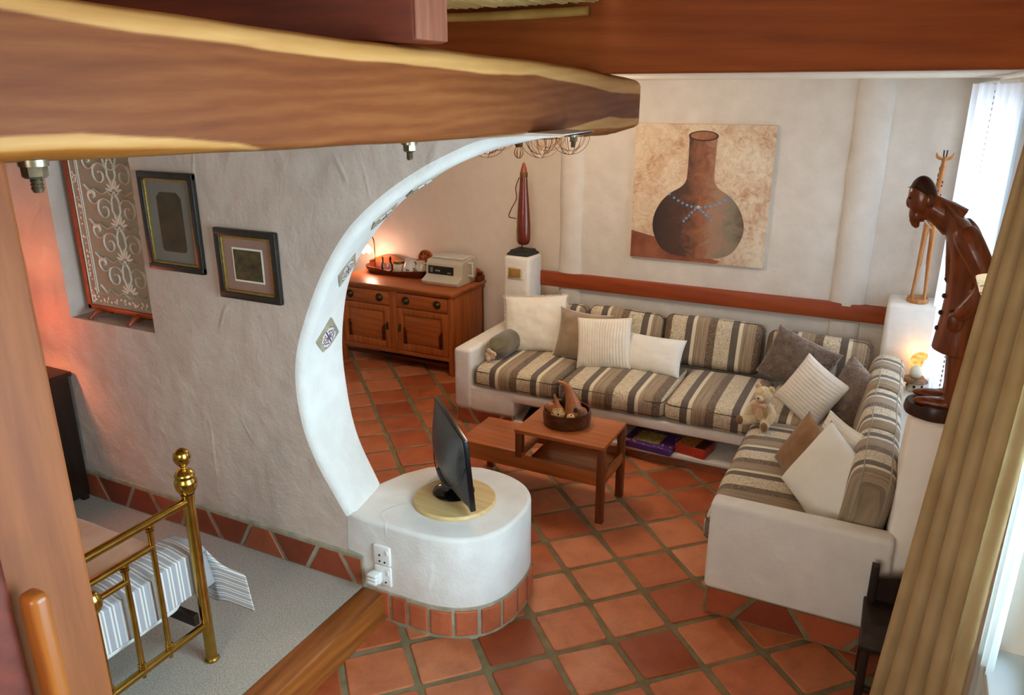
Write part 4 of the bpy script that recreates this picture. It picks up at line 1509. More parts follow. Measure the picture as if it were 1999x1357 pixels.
# ================================================================== THINGS ON THE SHELF UNDER THE BENCH
t = thing('game_box', 'purple board game box with a yellow picture under the bench', 'box', (-1.48, 5.44, 0.096), 'boxes on the shelf under the bench')
mr = Matrix.Translation((-1.475, 5.46, 0.096)) @ Matrix.Rotation(R(-6), 4, 'Z')
MB().box(-0.20, 0.20, -0.15, 0.15, 0.0, 0.05, 0.003, 1, mr).build('box_body', M['purple'], t)
MB().box(-0.13, 0.08, -0.09, 0.10, 0.048, 0.0515, 0, 1, mr).build('picture_panel', M['yellow_print'], t)
m = MB()
rnd = random.Random(4)
for _ in range(26):
    a, b = rnd.uniform(-0.18, 0.18), rnd.choice((rnd.uniform(-0.145, -0.1), rnd.uniform(0.1, 0.14), rnd.uniform(-0.1, 0.1)))
    if -0.14 < a < 0.09 and -0.1 < b < 0.11:
        a = rnd.uniform(0.095, 0.18)
    m.box(a - 0.007, a + 0.007, b - 0.006, b + 0.006, 0.0495, 0.0512, 0, 1, mr)
m.build('printed_spots', simple('print_cream', '#c9a86a', '#b8763e', 0.5, 30), t)
t = thing('game_box', 'small red box on the shelf under the bench', 'box', (-1.14, 5.47, 0.096), 'boxes on the shelf under the bench')
mr = Matrix.Translation((-1.145, 5.475, 0.096)) @ Matrix.Rotation(R(-10), 4, 'Z')
MB().box(-0.12, 0.12, -0.10, 0.10, 0.0, 0.075, 0.003, 1, mr).build('box_body', M['redbox'], t)
MB().box(-0.11, 0.03, -0.085, 0.085, 0.073, 0.0765, 0, 1, mr).build('picture_panel', simple('box_print', '#8a4020', '#c79a4a', 0.5, 40), t)
MB().box(0.035, 0.11, -0.085, 0.085, 0.073, 0.0768, 0, 1, mr).build('dark_panel', M['darkbook'], t)
for k, (x, lab, mt) in enumerate(((-2.50, 'thin dark magazine lying on the shelf end', M['darkbook']), (-2.42, 'pale magazine lying on top of the dark one', M['paper_white']))):
    o = MB().box(-0.12, 0.12, -0.15, 0.15, 0, 0.012, 0.001, 1, Matrix.Translation((x, 5.56, 0.0955 + 0.0125 * k)) @ Matrix.Rotation(R(12 - 14 * k), 4, 'Z')).build('magazine', mt)
    rebase(o, (x, 5.56, 0.0955 + 0.0125 * k))
    tag(o, lab, 'magazine', 'magazines on the bench shelf')

# ================================================================== TELEVISION
o = MB().lathe([(0, 0), (0.222, 0), (0.228, 0.006), (0.226, 0.018), (0.22, 0.024), (0, 0.024)], (-1.965, 3.235, 0.6), 64).build('turntable', M['pine'])
rebase(o, (-1.965, 3.235, 0.6))
tag(o, 'round pale wooden turntable board on the plinth', 'board')
TC = Vector((-2.0, 3.28, 0.624))
tv = thing('television', 'small black flat television turned towards the sofa', 'television', TC)
MB().lathe([(0, 0), (0.115, 0), (0.118, 0.006), (0.10, 0.016), (0.035, 0.028), (0, 0.03)], TC, 40).build('base', M['glossblack'], tv)
ang = Matrix.Translation(TC) @ Matrix.Rotation(R(135), 4, 'Z')     # local -y faces the viewer side of the screen
# screen normal = (+,+): local +y after rotation by -45
ang = Matrix.Translation(TC) @ Matrix.Rotation(R(-45), 4, 'Z') @ Matrix.Rotation(R(5), 4, 'X')
m = MB()
def shell(u, v):
    # back shell: outline of the panel swelling to a curved back
    x, z = (u - 0.5) * 0.63, 0.05 + v * 0.40
    bx = max(0, 1 - (abs(u - 0.5) * 2) ** 2.2)
    bz = max(0, math.sin(math.pi * min(1, max(0, v)) ** 0.8))
    return ang @ Vector((x, 0.015 - 0.085 * (bx ** 0.6) * (bz ** 0.7), z))
m.grid(shell, 24, 18)
m.build('back_shell', M['tvshell'], tv, smooth=180)
MB().box(-0.32, 0.32, 0.014, 0.045, 0.04, 0.455, 0.006, 2, ang).build('bezel', M['black'], tv)
MB().box(-0.30, 0.30, 0.043, 0.047, 0.075, 0.435, 0, 1, ang).build('screen', M['glossblack'], tv)
MB().tube([ang @ Vector(p) for p in ((0, -0.03, 0.0), (0, -0.035, 0.06), (0, -0.045, 0.12), (0, -0.05, 0.17))], [0.045, 0.03, 0.035, 0.04], 16, sq=0.6).build('neck', M['tvshell'], tv)
m = MB()
m.tube([ang @ Vector((0.32 * math.cos(a), 0.012 - 0.08 * (1 - (math.cos(a)) ** 2) ** 0.5, 0.30 - 0.20 * math.sin(a))) for a in [math.pi * k / 24 for k in range(25)]], 0.003, 6)
m.build('trim_line', M['black'], tv)

# ================================================================== SIDEBOARD
sb = thing('sideboard', 'antique carved oak sideboard with two drawers and two doors', 'sideboard', (-4.49, 6.62, 0))
SX0, SX1, SY0, SY1 = -5.20, -3.785, 6.27, 6.93
MB().box(SX0 - 0.03, SX1 + 0.03, SY0 - 0.03, SY1, 0.842, 0.872, 0.008, 3).build('top_board', M['oak'], sb)
MB().box(SX0 - 0.015, SX1 + 0.015, SY0 - 0.015, SY1, 0.822, 0.842, 0.006, 2).build('top_moulding', M['oak'], sb)
MB().box(SX0, SX1, SY0 + 0.02, SY1 - 0.01, 0.165, 0.825, 0.004).build('carcass', M['oak_v'], sb)
for (x, y) in ((SX0, SY0), (SX1 - 0.055, SY0), (SX0, SY1 - 0.06), (SX1 - 0.055, SY1 - 0.06)):
    MB().box(x, x + 0.055, y, y + 0.055, 0.0, 0.83, 0.005).build('leg', M['oak_v'], sb)
mx = (SX0 + SX1) / 2
MB().box(mx - 0.045, mx + 0.045, SY0 + 0.002, SY0 + 0.04, 0.165, 0.83, 0.004).build('centre_stile', M['oak_v'], sb)
MB().box(SX0, SX1, SY0 + 0.003, SY0 + 0.03, 0.15, 0.195, 0.004).build('bottom_rail', M['oak'], sb)
MB().box(SX0 + 0.02, SX1 - 0.02, SY0 + 0.05, SY0 + 0.08, 0.07, 0.105, 0.004).build('stretcher', M['oak_dark'], sb)
MB().box(SX0 + 0.02, SX1 - 0.02, SY1 - 0.06, SY1 - 0.03, 0.07, 0.105, 0.004).build('stretcher', M['oak_dark'], sb)
m = MB().box(SX1 - 0.04, SX1 - 0.02, SY0 + 0.04, SY1 - 0.03, 0.07, 0.105, 0.004)
m.build('stretcher', M['oak_dark'], sb)
for (x0, x1) in ((SX0 + 0.058, mx - 0.048), (mx + 0.048, SX1 - 0.058)):
    w = x1 - x0
    cx = (x0 + x1) / 2
    d_ = MB().box(x0, x1, SY0 - 0.004, SY0 + 0.03, 0.665, 0.805, 0.006, 2).build('drawer', M['oak'], sb)
    for s in (-1, 1):
        mm = Matrix.Translation((cx + s * w * 0.31, SY0 - 0.004, 0.735)) @ Matrix.Rotation(R(90), 4, 'X')
        prof = [(0.044, 0.0), (0.044, 0.004), (0.036, 0.007), (0.03, 0.005), (0.022, 0.012), (0.018, 0.020), (0.010, 0.026), (0, 0.027)]
        MB().lathe(prof, seg=24, M=mm).build('rosette_knob', M['old_brass'], d_)
    dm = MB()
    dm.box(x0, x0 + 0.062, SY0 - 0.002, SY0 + 0.024, 0.20, 0.65, 0.004).box(x1 - 0.062, x1, SY0 - 0.002, SY0 + 0.024, 0.20, 0.65, 0.004)
    dm.box(x0 + 0.06, x1 - 0.06, SY0 - 0.001, SY0 + 0.024, 0.59, 0.65, 0.004).box(x0 + 0.06, x1 - 0.06, SY0 - 0.001, SY0 + 0.024, 0.20, 0.27, 0.004)
    dm.box(x0 + 0.06, x1 - 0.06, SY0 + 0.012, SY0 + 0.03, 0.265, 0.60)
    do = dm.build('door', M['oak_v'], sb)
    MB().box(x0 + 0.095, x1 - 0.095, SY0 + 0.002, SY0 + 0.014, 0.29, 0.575, 0.006, 2).build('panel_field', M['oak'], do)
    for s in (-1, 1):
        for q in (0, 1):
            xx = cx + s * (w / 2 - 0.078 - 0.022 * q)
            MB().box(xx - 0.006, xx + 0.006, SY0 - 0.006, SY0 + 0.016, 0.275, 0.45 - 0.03 * q, 0.003).build('carved_strip', M['oak_dark'], do)
    hx = x1 - 0.03 if x0 < mx - 0.3 else x0 + 0.03
    h_ = MB().box(hx - 0.012, hx + 0.012, SY0 - 0.006, SY0, 0.40, 0.48, 0.003).build('escutcheon', M['old_brass'], do)
    MB().tube([(hx, SY0 - 0.008, 0.465), (hx, SY0 - 0.02, 0.455), (hx, SY0 - 0.022, 0.42), (hx, SY0 - 0.018, 0.40)], [0.004, 0.006, 0.009, 0.004], 8).build('drop_pull', M['old_brass'], h_)
# carved gallery along the back
gal = []
N = 60
for i in range(N + 1):
    u = i / N
    x = SX0 + (SX1 - SX0) * u
    e = abs(u - 0.5) * 2
    z = 0.985 + 0.055 * (math.cos(e * 2 * math.pi * 1.5) * 0.5 + 0.5) - 0.03 * (e > 0.85) * (e - 0.85) / 0.15
    if e > 0.93:
        z = 0.955 if e > 0.965 else 0.99
    gal.append((x, z))
poly = [(SX0, 0.868)] + gal + [(SX1, 0.868)]
gm2 = MB()
k = len(gal)
for (y) in (6.90, 6.925):
    gm2.v += [(p[0], y, 0.868) for p in gal] + [(p[0], y, p[1]) for p in gal]
for i in range(k - 1):
    gm2.f += [(i, i + 1, k + i + 1, k + i), (2 * k + i, 2 * k + i + 1, 3 * k + i + 1, 3 * k + i), (k + i, k + i + 1, 3 * k + i + 1, 3 * k + i)]
gm2.f += [(0, k, 3 * k, 2 * k), (k - 1, 2 * k - 1, 4 * k - 1, 3 * k - 1)]
go = gm2.build('back_gallery', M['oak'], sb, smooth=30)
mm = Matrix.Translation((mx + 0.01, 6.895, 1.045)) @ Matrix.Rotation(R(90), 4, 'X')
MB().lathe([(0.085, -0.02), (0.088, 0.0), (0.083, 0.012), (0.074, 0.014), (0.068, 0.006), (0.05, 0.008), (0.03, 0.014), (0.012, 0.018), (0, 0.018)], seg=36, M=mm).build('round_boss', M['oak'], go)
m = MB()
for q in range(8):
    a = q * math.pi / 4
    m.ell(Vector((mx + 0.01 + 0.045 * math.cos(a), 6.887, 1.045 + 0.045 * math.sin(a))), 0.02, 0.006, 0.009, 10, 6, Matrix.Rotation(-a, 3, 'Y'))
m.build('carved_petals', M['oak_dark'], go)
for s in (0, 1):
    x = SX1 - 0.02 if s else SX0 + 0.02
    MB().box(x - 0.02, x + 0.035 - 0.055 * (1 - s), 6.80, 6.925, 0.87, 0.93, 0.01, 2).box(x - 0.018, x + 0.015, 6.85, 6.925, 0.93, 0.965, 0.008, 2).build('end_bracket', M['oak_dark'], go)

# driftwood branches lying below the sideboard
for k, (pts, lab) in enumerate((([(-5.12, 6.40, 0.13), (-4.98, 6.45, 0.17), (-4.92, 6.42, 0.12), (-4.80, 6.40, 0.15)], 'pale twisted branch below the sideboard at the arch side'),
                                ([(-4.62, 6.42, 0.18), (-4.50, 6.38, 0.13), (-4.40, 6.42, 0.12), (-4.33, 6.38, 0.16)], 'pale forked branch below the middle of the sideboard'),
                                ([(-4.25, 6.44, 0.17), (-4.18, 6.38, 0.12), (-4.08, 6.42, 0.13)], 'pale short branch below the right sideboard door'))):
    pp = cr(pts, 5)
    m = MB().tube(pp, [0.018 * (1 - 0.5 * i / len(pp)) for i in range(len(pp))], 8)
    q = Vector(pp[len(pp) // 2])
    m.tube([q, q + Vector((0.05, 0.02, 0.03)), q + Vector((0.08, 0.02, 0.06))], [0.012, 0.009, 0.004], 8)
    o = m.build('dry_branch', simple('bleached_branch_%d' % k, '#8c8270', '#b5aa95', 0.8, 20), None)
    rebase(o, (pp[0][0], pp[0][1], 0.105))
    tag(o, lab, 'branch', 'dry branches below the sideboard')

ST = 0.872
# ---- small lamp with a pink flower shade
lp = thing('table_lamp', 'small brass lamp with a glowing pink flower shade on the sideboard', 'lamp', (-5.04, 6.74, ST))
MB().lathe([(0, 0), (0.05, 0), (0.05, 0.006), (0.02, 0.018), (0.008, 0.03), (0, 0.03)], (-5.04, 6.74, ST), 24).build('base', M['brass'], lp)
MB().tube(cr([(-5.04, 6.74, ST + 0.02), (-5.035, 6.74, ST + 0.2), (-5.035, 6.74, ST + 0.33), (-5.055, 6.73, ST + 0.385), (-5.095, 6.72, ST + 0.38), (-5.115, 6.71, ST + 0.34), (-5.115, 6.71, ST + 0.30)], 5), 0.006, 8).build('stem', M['brass'], lp)
def petal_shade(u, v):
    a = u * 2 * math.pi
    r_ = 0.015 + 0.05 * v ** 0.8 * (1 + 0.13 * math.cos(6 * a) * v)
    return Vector((-5.115 + r_ * math.cos(a), 6.71 + r_ * math.sin(a), ST + 0.30 - 0.085 * v + 0.012 * math.cos(6 * a) * v))
sh = NT('pink_glass_shade')
tl = sh.n('BsdfTranslucent')
tl.inputs[0].default_value = (1.0, 0.45, 0.25, 1)
em_ = sh.n('Emission')
em_.inputs[0].default_value = (1.0, 0.55, 0.30, 1)
em_.inputs[1].default_value = 0.9
ad = sh.n('AddShader')
sh.l(tl.outputs[0], ad.inputs[0])
sh.l(em_.outputs[0], ad.inputs[1])
sh.l(ad.outputs[0], sh.out.inputs['Surface'])
MB().grid(petal_shade, 36, 8, True).build('shade', sh.m, lp, smooth=180)
MB().ell((-5.115, 6.71, ST + 0.235), 0.018, 0.018, 0.025, 12, 8).build('bulb', emis('warm_bulb', '#ffd9a0', 5), lp)
def lamp_light(name, loc, e, col, size=0.03):
    d = bpy.data.lights.new(name, 'POINT')
    d.energy = e
    d.color = col
    d.shadow_soft_size = size
    o = bpy.data.objects.new(name, d)
    COL.objects.link(o)
    o.location = loc
    return o
lamp_light('sideboard_lamp_light', (-5.115, 6.71, ST + 0.19), 6.0, (1.0, 0.55, 0.38), 0.06)

# ---- wooden tray with wavy rim
tr = thing('serving_tray', 'dark wooden tray with a wavy rim holding cups on the sideboard', 'tray', (-4.745, 6.755, ST))
def tray_fn(u, v):
    a = u * 2 * math.pi
    p_ = 4.0
    c_, s_ = math.cos(a), math.sin(a)
    r_ = 1 / ((abs(c_) ** p_ + abs(s_) ** p_) ** (1 / p_))
    prof = [(0.0, 0.012), (0.80, 0.012), (0.88, 0.014), (0.97, 0.05), (1.0, 0.072), (1.015, 0.072), (0.99, 0.045), (0.90, 0.002), (0.0, 0.0)]
    i = int(round(v * 8))
    f, z = prof[i]
    if z > 0.04:
        z += (0.022 * abs(c_) ** 6 - 0.022 * math.cos(4 * a) * 0.5 - 0.008)
    return Vector((-4.745 + 0.385 * f * c_ * r_, 6.755 + 0.128 * f * s_ * r_, ST + max(0, z)))
MB().grid(tray_fn, 72, 8, True).build('tray_body', M['tray'], tr, smooth=50, weld=True)
TZ = ST + 0.0125
def mug(name, label, x, y, s, marks):
    t = thing(name, label, 'jug', (x, y, TZ), 'white china jugs on the tray')
    bd = MB().lathe([(0, 0), (0.042 * s, 0), (0.056 * s, 0.02 * s), (0.058 * s, 0.045 * s), (0.045 * s, 0.085 * s), (0.036 * s, 0.105 * s), (0.040 * s, 0.125 * s), (0.037 * s, 0.125 * s), (0.033 * s, 0.105 * s), (0.05 * s, 0.045 * s), (0, 0.01)], (x, y, TZ), 32).build('body', M['china'], t)
    MB().tube(cr([(x + 0.036 * s, y, TZ + 0.112 * s), (x + 0.062 * s, y, TZ + 0.11 * s), (x + 0.074 * s, y, TZ + 0.08 * s), (x + 0.055 * s, y, TZ + 0.045 * s)], 5), 0.006 * s, 8).build('handle', M['china'], t)
    for (a, z, mt) in marks:
        a = R(a)
        rr_ = 0.0575 * s
        for q in range(4):
            b = q * math.pi / 2 + 0.6
            p = Vector((x + (rr_ + 0.0005) * math.cos(a + 0.17 * math.cos(b)), y + (rr_ + 0.0005) * math.sin(a + 0.17 * math.cos(b)), TZ + (z + 0.012 * math.sin(b)) * s))
            MB().ell(p, 0.008 * s, 0.003, 0.006 * s, 8, 6, Matrix.Rotation(a + math.pi / 2, 3, 'Z')).build('painted_petal', mt, bd)
mug('china_jug', 'larger white jug with a blue flower on the tray', -4.575, 6.735, 1.38, ((-80, 0.04, M['blue_ink']), (-20, 0.045, M['red_ink'])))
mug('china_jug', 'smaller white jug with red berries on the tray', -4.452, 6.755, 1.22, ((-70, 0.035, M['red_ink']), (-105, 0.045, M['green_ink'])))
t = thing('storage_jar', 'glass-lidded cream jar on the tray', 'jar', (-4.735, 6.76, TZ))
MB().lathe([(0, 0), (0.056, 0), (0.06, 0.01), (0.06, 0.09), (0.05, 0.102), (0, 0.102)], (-4.735, 6.76, TZ), 28).build('body', M['candle'], t)
MB().lathe([(0.052, 0.102), (0.056, 0.105), (0.056, 0.125), (0.034, 0.135), (0, 0.137)], (-4.735, 6.76, TZ), 28).build('lid', M['glass'], t)
t = thing('glass_jug', 'clear glass jug at the lamp end of the tray', 'jug', (-4.885, 6.745, TZ))
MB().lathe([(0, 0.004), (0.052, 0), (0.066, 0.025), (0.064, 0.075), (0.048, 0.12), (0.053, 0.16), (0.050, 0.16), (0.045, 0.12), (0.060, 0.075), (0.060, 0.025), (0, 0.01)], (-4.885, 6.745, TZ), 28).build('body', M['glass'], t)
MB().tube(cr([(-4.835, 6.745, TZ + 0.145), (-4.80, 6.745, TZ + 0.135), (-4.79, 6.745, TZ + 0.08), (-4.824, 6.745, TZ + 0.045)], 5), 0.005, 8).build('handle', M['glass'], t)

# ---- white kitchen machine
wm = thing('bread_machine', 'white electric kitchen machine with a dark control panel on the sideboard', 'appliance', (-4.06, 6.70, ST))
A, B, Cc, D = -4.275, -3.845, 6.56, 6.88
prof = [(Cc - 0.065, 0.0), (Cc - 0.085, 0.04), (Cc + 0.015, 0.085), (Cc + 0.03, 0.205), (Cc + 0.055, 0.238), (D - 0.01, 0.255), (D, 0.24), (D, 0.0)]
m = MB()
k = len(prof)
for x in (A, B):
    ins = 0.0
    m.v += [(x, p[0], ST + p[1] + 0.001) for p in prof]
m.f += [tuple(range(k)), tuple(range(k, 2 * k))] + [(i, (i + 1) % k, k + (i + 1) % k, k + i) for i in range(k)]
bo = m.build('housing', M['cream_plastic'], wm, smooth=0)
bv = bo.modifiers.new('soft', 'BEVEL')
bv.width, bv.segments = 0.008, 3
up = Vector((0, 0.015, 0.15)).normalized()
nr = Vector((0, -0.15, 0.015)).normalized()
o_ = Vector((A + 0.03, Cc + 0.0165, ST + 0.096))
pn = MB().prism([(0, 0), (0.30, 0), (0.30, 0.085), (0, 0.085)], o_, (1, 0, 0), up, nr, 0.004, 0).build('control_panel', M['screenpanel'], wm, smooth=0)
MB().prism([(0.025, 0.02), (0.055, 0.02), (0.055, 0.07), (0.025, 0.07)], o_ + nr * 0.004, (1, 0, 0), up, nr, 0.001).build('display', simple('lcd', '#6f786f', None, 0.3), pn, smooth=0)
for q in range(3):
    MB().prism([(0.09 + 0.02 * q, 0.03), (0.10 + 0.02 * q, 0.03), (0.10 + 0.02 * q, 0.045), (0.09 + 0.02 * q, 0.045)], o_ + nr * 0.004, (1, 0, 0), up, nr, 0.001).build('button', M['white_plastic'], pn, smooth=0)
MB().prism([(0.23, 0.018), (0.275, 0.018), (0.275, 0.028), (0.23, 0.028)], o_ + nr * 0.004, (1, 0, 0), up, nr, 0.0008).build('printed_mark', simple('pale_print', '#a8a08c', None, 0.5), pn, smooth=0)
MB().box(A + 0.03, B - 0.03, Cc + 0.09, D - 0.03, ST + 0.243, ST + 0.268, 0.012, 3).build('lid', M['white_plastic'], wm)
MB().tube(cr([(B - 0.01, 6.71, ST + 0.21), (B + 0.045, 6.71, ST + 0.215), (B + 0.05, 6.71, ST + 0.20), (B + 0.05, 6.71, ST + 0.09), (B + 0.045, 6.71, ST + 0.08), (B - 0.01, 6.71, ST + 0.085)], 4), 0.012, 10).build('handle', M['white_plastic'], wm)

# ================================================================== LONG GOURD ON ITS STAND
gx, gy, gz = -3.12, 6.49, 1.287
g = thing('gourd_sculpture', 'long polished red-brown gourd container mounted on a black stand', 'sculpture', (gx, gy, gz))
MB().lathe([(0, 0), (0.158, 0), (0.158, 0.012), (0.125, 0.034), (0.125, 0.045), (0, 0.045)], seg=4, M=Matrix.Translation((gx, gy, gz)) @ Matrix.Rotation(R(40), 4, 'Z')).build('base', M['slate'], g, smooth=0)
MB().tube([(gx - 0.01, gy, gz + 0.04), (gx - 0.01, gy, gz + 0.11)], 0.005, 8).build('rod', M['black'], g)
gpr = [(0.0, 0.09), (0.035, 0.093), (0.058, 0.11), (0.066, 0.15), (0.067, 0.22), (0.062, 0.34), (0.054, 0.45), (0.044, 0.57), (0.036, 0.68), (0.033, 0.72)]
MB().lathe(cr(gpr, 5), (gx + 0.005, gy, gz), 28).build('gourd_body', M['gourd'], g, smooth=180)
MB().lathe([(0.034, 0.715), (0.036, 0.72), (0.036, 0.755), (0.033, 0.76)], (gx + 0.005, gy, gz), 20).build('leather_collar', M['leather'], g)
MB().lathe([(0.033, 0.755), (0.026, 0.79), (0.014, 0.83), (0.008, 0.845), (0, 0.846)], (gx + 0.005, gy, gz), 20).build('stopper', M['gourd_tip'], g)
MB().tube(cr([(gx - 0.03, gy - 0.02, gz + 0.715), (gx - 0.062, gy - 0.03, gz + 0.62), (gx - 0.055, gy - 0.03, gz + 0.52), (gx - 0.10, gy - 0.05, gz + 0.42), (gx - 0.118, gy - 0.06, gz + 0.355), (gx - 0.075, gy - 0.05, gz + 0.34), (gx - 0.055, gy - 0.03, gz + 0.335)], 6), 0.009, 8, sq=0.4).build('strap', M['leather'], g)
m = MB()
for i in range(26):
    z = gz + 0.115 + 0.0105 * i
    r_ = interp(z - gz, [p[1] for p in gpr], [p[0] for p in gpr]) + 0.004
    a = R(205 + 18 * math.sin(i * 0.1))
    m.ell((gx + 0.005 + r_ * math.cos(a), gy + r_ * math.sin(a), z), 0.008, 0.008, 0.006, 8, 6)
    a = R(228)
    m.ell((gx + 0.005 + r_ * math.cos(a), gy + r_ * math.sin(a), z), 0.004, 0.004, 0.006, 6, 4)
m.build('bead_trim', M['cowrie'], g)

# ================================================================== PAINTING OF A CLAY POT
PX0, PX1, PZ0, PZ1 = -2.105, -0.945, 1.335, 2.493
PY = 6.612
pg = thing('canvas_painting', 'large unframed painting of a round clay pot with blue beads', 'painting', (-1.52, 6.64, PZ0))
bgm = NT('painted_ground')
v = bgm.coord((1, 1, 1))
na = bgm.noise(v, 3.0, 5, 0.65, 0.6)
nb = bgm.noise(bgm.coord((1, 1, 1), (0, 0.6, 0)), 16, 6, 0.7, 1.2)
cc = bgm.ramp(bgm.mix(0.5, na, nb), [(0.30, lin('#935638')), (0.41, lin('#b88f70')), (0.51, lin('#cdb597')), (0.61, lin('#dccab0')), (0.74, lin('#b59c7b'))])
bgm.base(cc)
bgm.set(Roughness=0.8)
bgm.bump(nb, 0.4, 0.01)
cv = MB().box(PX0, PX1, PY, 6.6495, PZ0, PZ1, 0.003).build('canvas', bgm.m, pg)
# brown table ground painted along the lower left
gr = simple('painted_table', '#6a3420', '#96583a', 0.8, 7)
m = MB()
tb = [(PX0 + 0.004, PZ0 + 0.004), (-1.33, PZ0 + 0.004), (-1.30, PZ0 + 0.03), (-1.6, PZ0 + 0.08), (-1.85, PZ0 + 0.19), (PX0 + 0.004, PZ0 + 0.24)]
m.prism([(p[0], p[1]) for p in tb], (0, PY + 0.001, 0), (1, 0, 0), (0, 0, 1), (0, -1, 0), 0.0022)
m.build('painted_table', gr, pg, smooth=0)
potm = NT('painted_pot')
v = potm.coord()
sp = potm.n('SeparateXYZ')
potm.l(v, sp.inputs[0])
n1 = potm.noise(v, 8, 6, 0.65, 1.0)
xx = potm.math('ADD', potm.math('MULTIPLY', sp.outputs[0], 1.25), potm.math('MULTIPLY', n1, 0.55))
potm.base(potm.ramp(potm.math('ADD', xx, 0.20), [(0.0, lin('#2c1c15')), (0.32, lin('#4b2f24')), (0.50, lin('#8a5538')), (0.66, lin('#9a7660')), (0.82, lin('#7b715f')), (1.0, lin('#5a3c2a'))]))
potm.set(Roughness=0.7)
potm.bump(n1, 0.3, 0.006)
half = [(0.122, 1.065), (0.116, 1.03), (0.113, 0.90), (0.114, 0.76), (0.125, 0.685), (0.17, 0.635), (0.25, 0.585), (0.32, 0.515), (0.372, 0.42), (0.392, 0.32), (0.375, 0.22), (0.32, 0.12), (0.25, 0.07), (0.14, 0.045), (0.0, 0.038)]
half = cr(half, 4)
pcx = -1.52
outl = [(pcx + r_, PZ0 + z) for r_, z in half] + [(pcx - r_, PZ0 + z) for r_, z in reversed(half[:-1])]
m = MB()
kk = len(half)
for (y) in (PY - 0.0025,):
    m.v += [(pcx - r_ * 1.0, y, PZ0 + z) for r_, z in half] + [(pcx + r_, y, PZ0 + z) for r_, z in half]
    m.f += [(i, i + 1, kk + i + 1, kk + i) for i in range(kk - 1)]
m.build('painted_pot', potm.m, pg, smooth=0)
m = MB()
for (rx, rz_, y, key) in ((0.124, 0.042, PY - 0.003, 'rim'), ):
    m.v += [(pcx + rx * math.cos(2 * math.pi * i / 32), y, PZ0 + 1.065 + rz_ * math.sin(2 * math.pi * i / 32)) for i in range(32)]
    m.f.append(tuple(range(32)))
m.build('painted_rim', simple('painted_rim', '#2a1810', '#3a2317', 0.7, 10), pg, smooth=0)
m = MB()
m.v += [(pcx + 0.108 * math.cos(2 * math.pi * i / 32), PY - 0.0036, PZ0 + 1.066 + 0.033 * math.sin(2 * math.pi * i / 32)) for i in range(32)]
m.f.append(tuple(range(32)))
m.build('painted_mouth', simple('painted_mouth', '#7a4a30', '#a06a48', 0.7, 14), pg, smooth=0)
bead = simple('painted_bead', '#3f6f9c', '#6fa0c4', 0.5, 60)
beads = [(-0.255 + 0.51 * i / 13, 0.575 - 0.10 * (1 - ((i - 6.5) / 6.5) ** 2)) for i in range(14)]
beads += [(-0.03 - 0.022 * i, 0.455 - 0.026 * i) for i in range(5)] + [(0.02 + 0.024 * i, 0.455 - 0.02 * i) for i in range(5)]
for (bx, bz) in beads:
    MB().ell((pcx + bx, PY - 0.004, PZ0 + bz), 0.0115, 0.003, 0.0115, 10, 6).build('painted_bead', bead, pg)
MB().ell((pcx, PY - 0.004, PZ0 + 0.478), 0.015, 0.003, 0.014, 10, 6).build('painted_bead', M['cowrie'], pg)

# ================================================================== WIRE CHANDELIER
ch = thing('wire_chandelier', 'rusted wire chandelier hanging in the sitting room', 'chandelier', (-2.42, 5.0, CEIL))
cx, cy, cz = -2.44, 5.0, 2.44
MB().tube([(cx, cy, CEIL), (cx, cy, cz)], 0.006, 8).build('rod', M['wire'], ch)
MB().lathe([(0.0, 0.03), (0.03, 0.03), (0.03, -0.01), (0.022, -0.03), (0, -0.03)], (cx, cy, cz - 0.03), 12).build('hub', M['old_brass'], ch)
m = MB()
for k in range(4):
    a = R(45 * k)
    m.tube([(cx + 0.032 * math.cos(a) * math.sin(t_), cy + 0.032 * math.sin(a) * math.sin(t_), cz - 0.095 + 0.042 * math.cos(t_)) for t_ in [2 * math.pi * i / 20 for i in range(20)]], 0.003, 6, closed=True)
m.build('bottom_cage', M['wire'], ch)
for k in range(6):
    a = R(20 + 60 * k)
    bx, by = cx + 0.36 * math.cos(a), cy + 0.36 * math.sin(a)
    m = MB()
    m.tube(cr([(cx, cy, cz), (cx + 0.12 * math.cos(a), cy + 0.12 * math.sin(a), cz + 0.07), (cx + 0.25 * math.cos(a), cy + 0.25 * math.sin(a), cz + 0.10), (bx, by, cz + 0.05)], 5), 0.004, 6)
    m.build('arm', M['wire'], ch)
    m = MB()
    for q in range(7):
        b = math.pi * q / 7
        R_ = 0.135 if q % 2 else 0.11
        m.tube([(bx + R_ * math.cos(t_) * math.cos(b), by + R_ * math.cos(t_) * math.sin(b), cz + 0.0 - R_ * 0.95 * math.sin(t_) + 0.02) for t_ in [math.pi * i / 18 for i in range(19)]], 0.0022, 5)
    m.tube([(bx + 0.135 * math.cos(t_), by + 0.135 * math.sin(t_), cz + 0.02) for t_ in [2 * math.pi * i / 28 for i in range(28)]], 0.0028, 5, closed=True)
    m.build('wire_basket', M['wire'], ch)
    MB().ell((bx, by, cz + 0.075), 0.016, 0.016, 0.028, 10, 8).build('bulb', emis('candle_bulb', '#ffd9a8', 6), ch)
lamp_light('chandelier_light', (cx, cy, cz + 0.16), 47, (1.0, 0.80, 0.60), 0.22)

# ================================================================== CARVED MAN
SY = 3.99
sm = thing('carved_statue', 'tall carved wooden statue of a stooping man in a long coat', 'statue', (0.33, SY, 1.27))
m = MB()
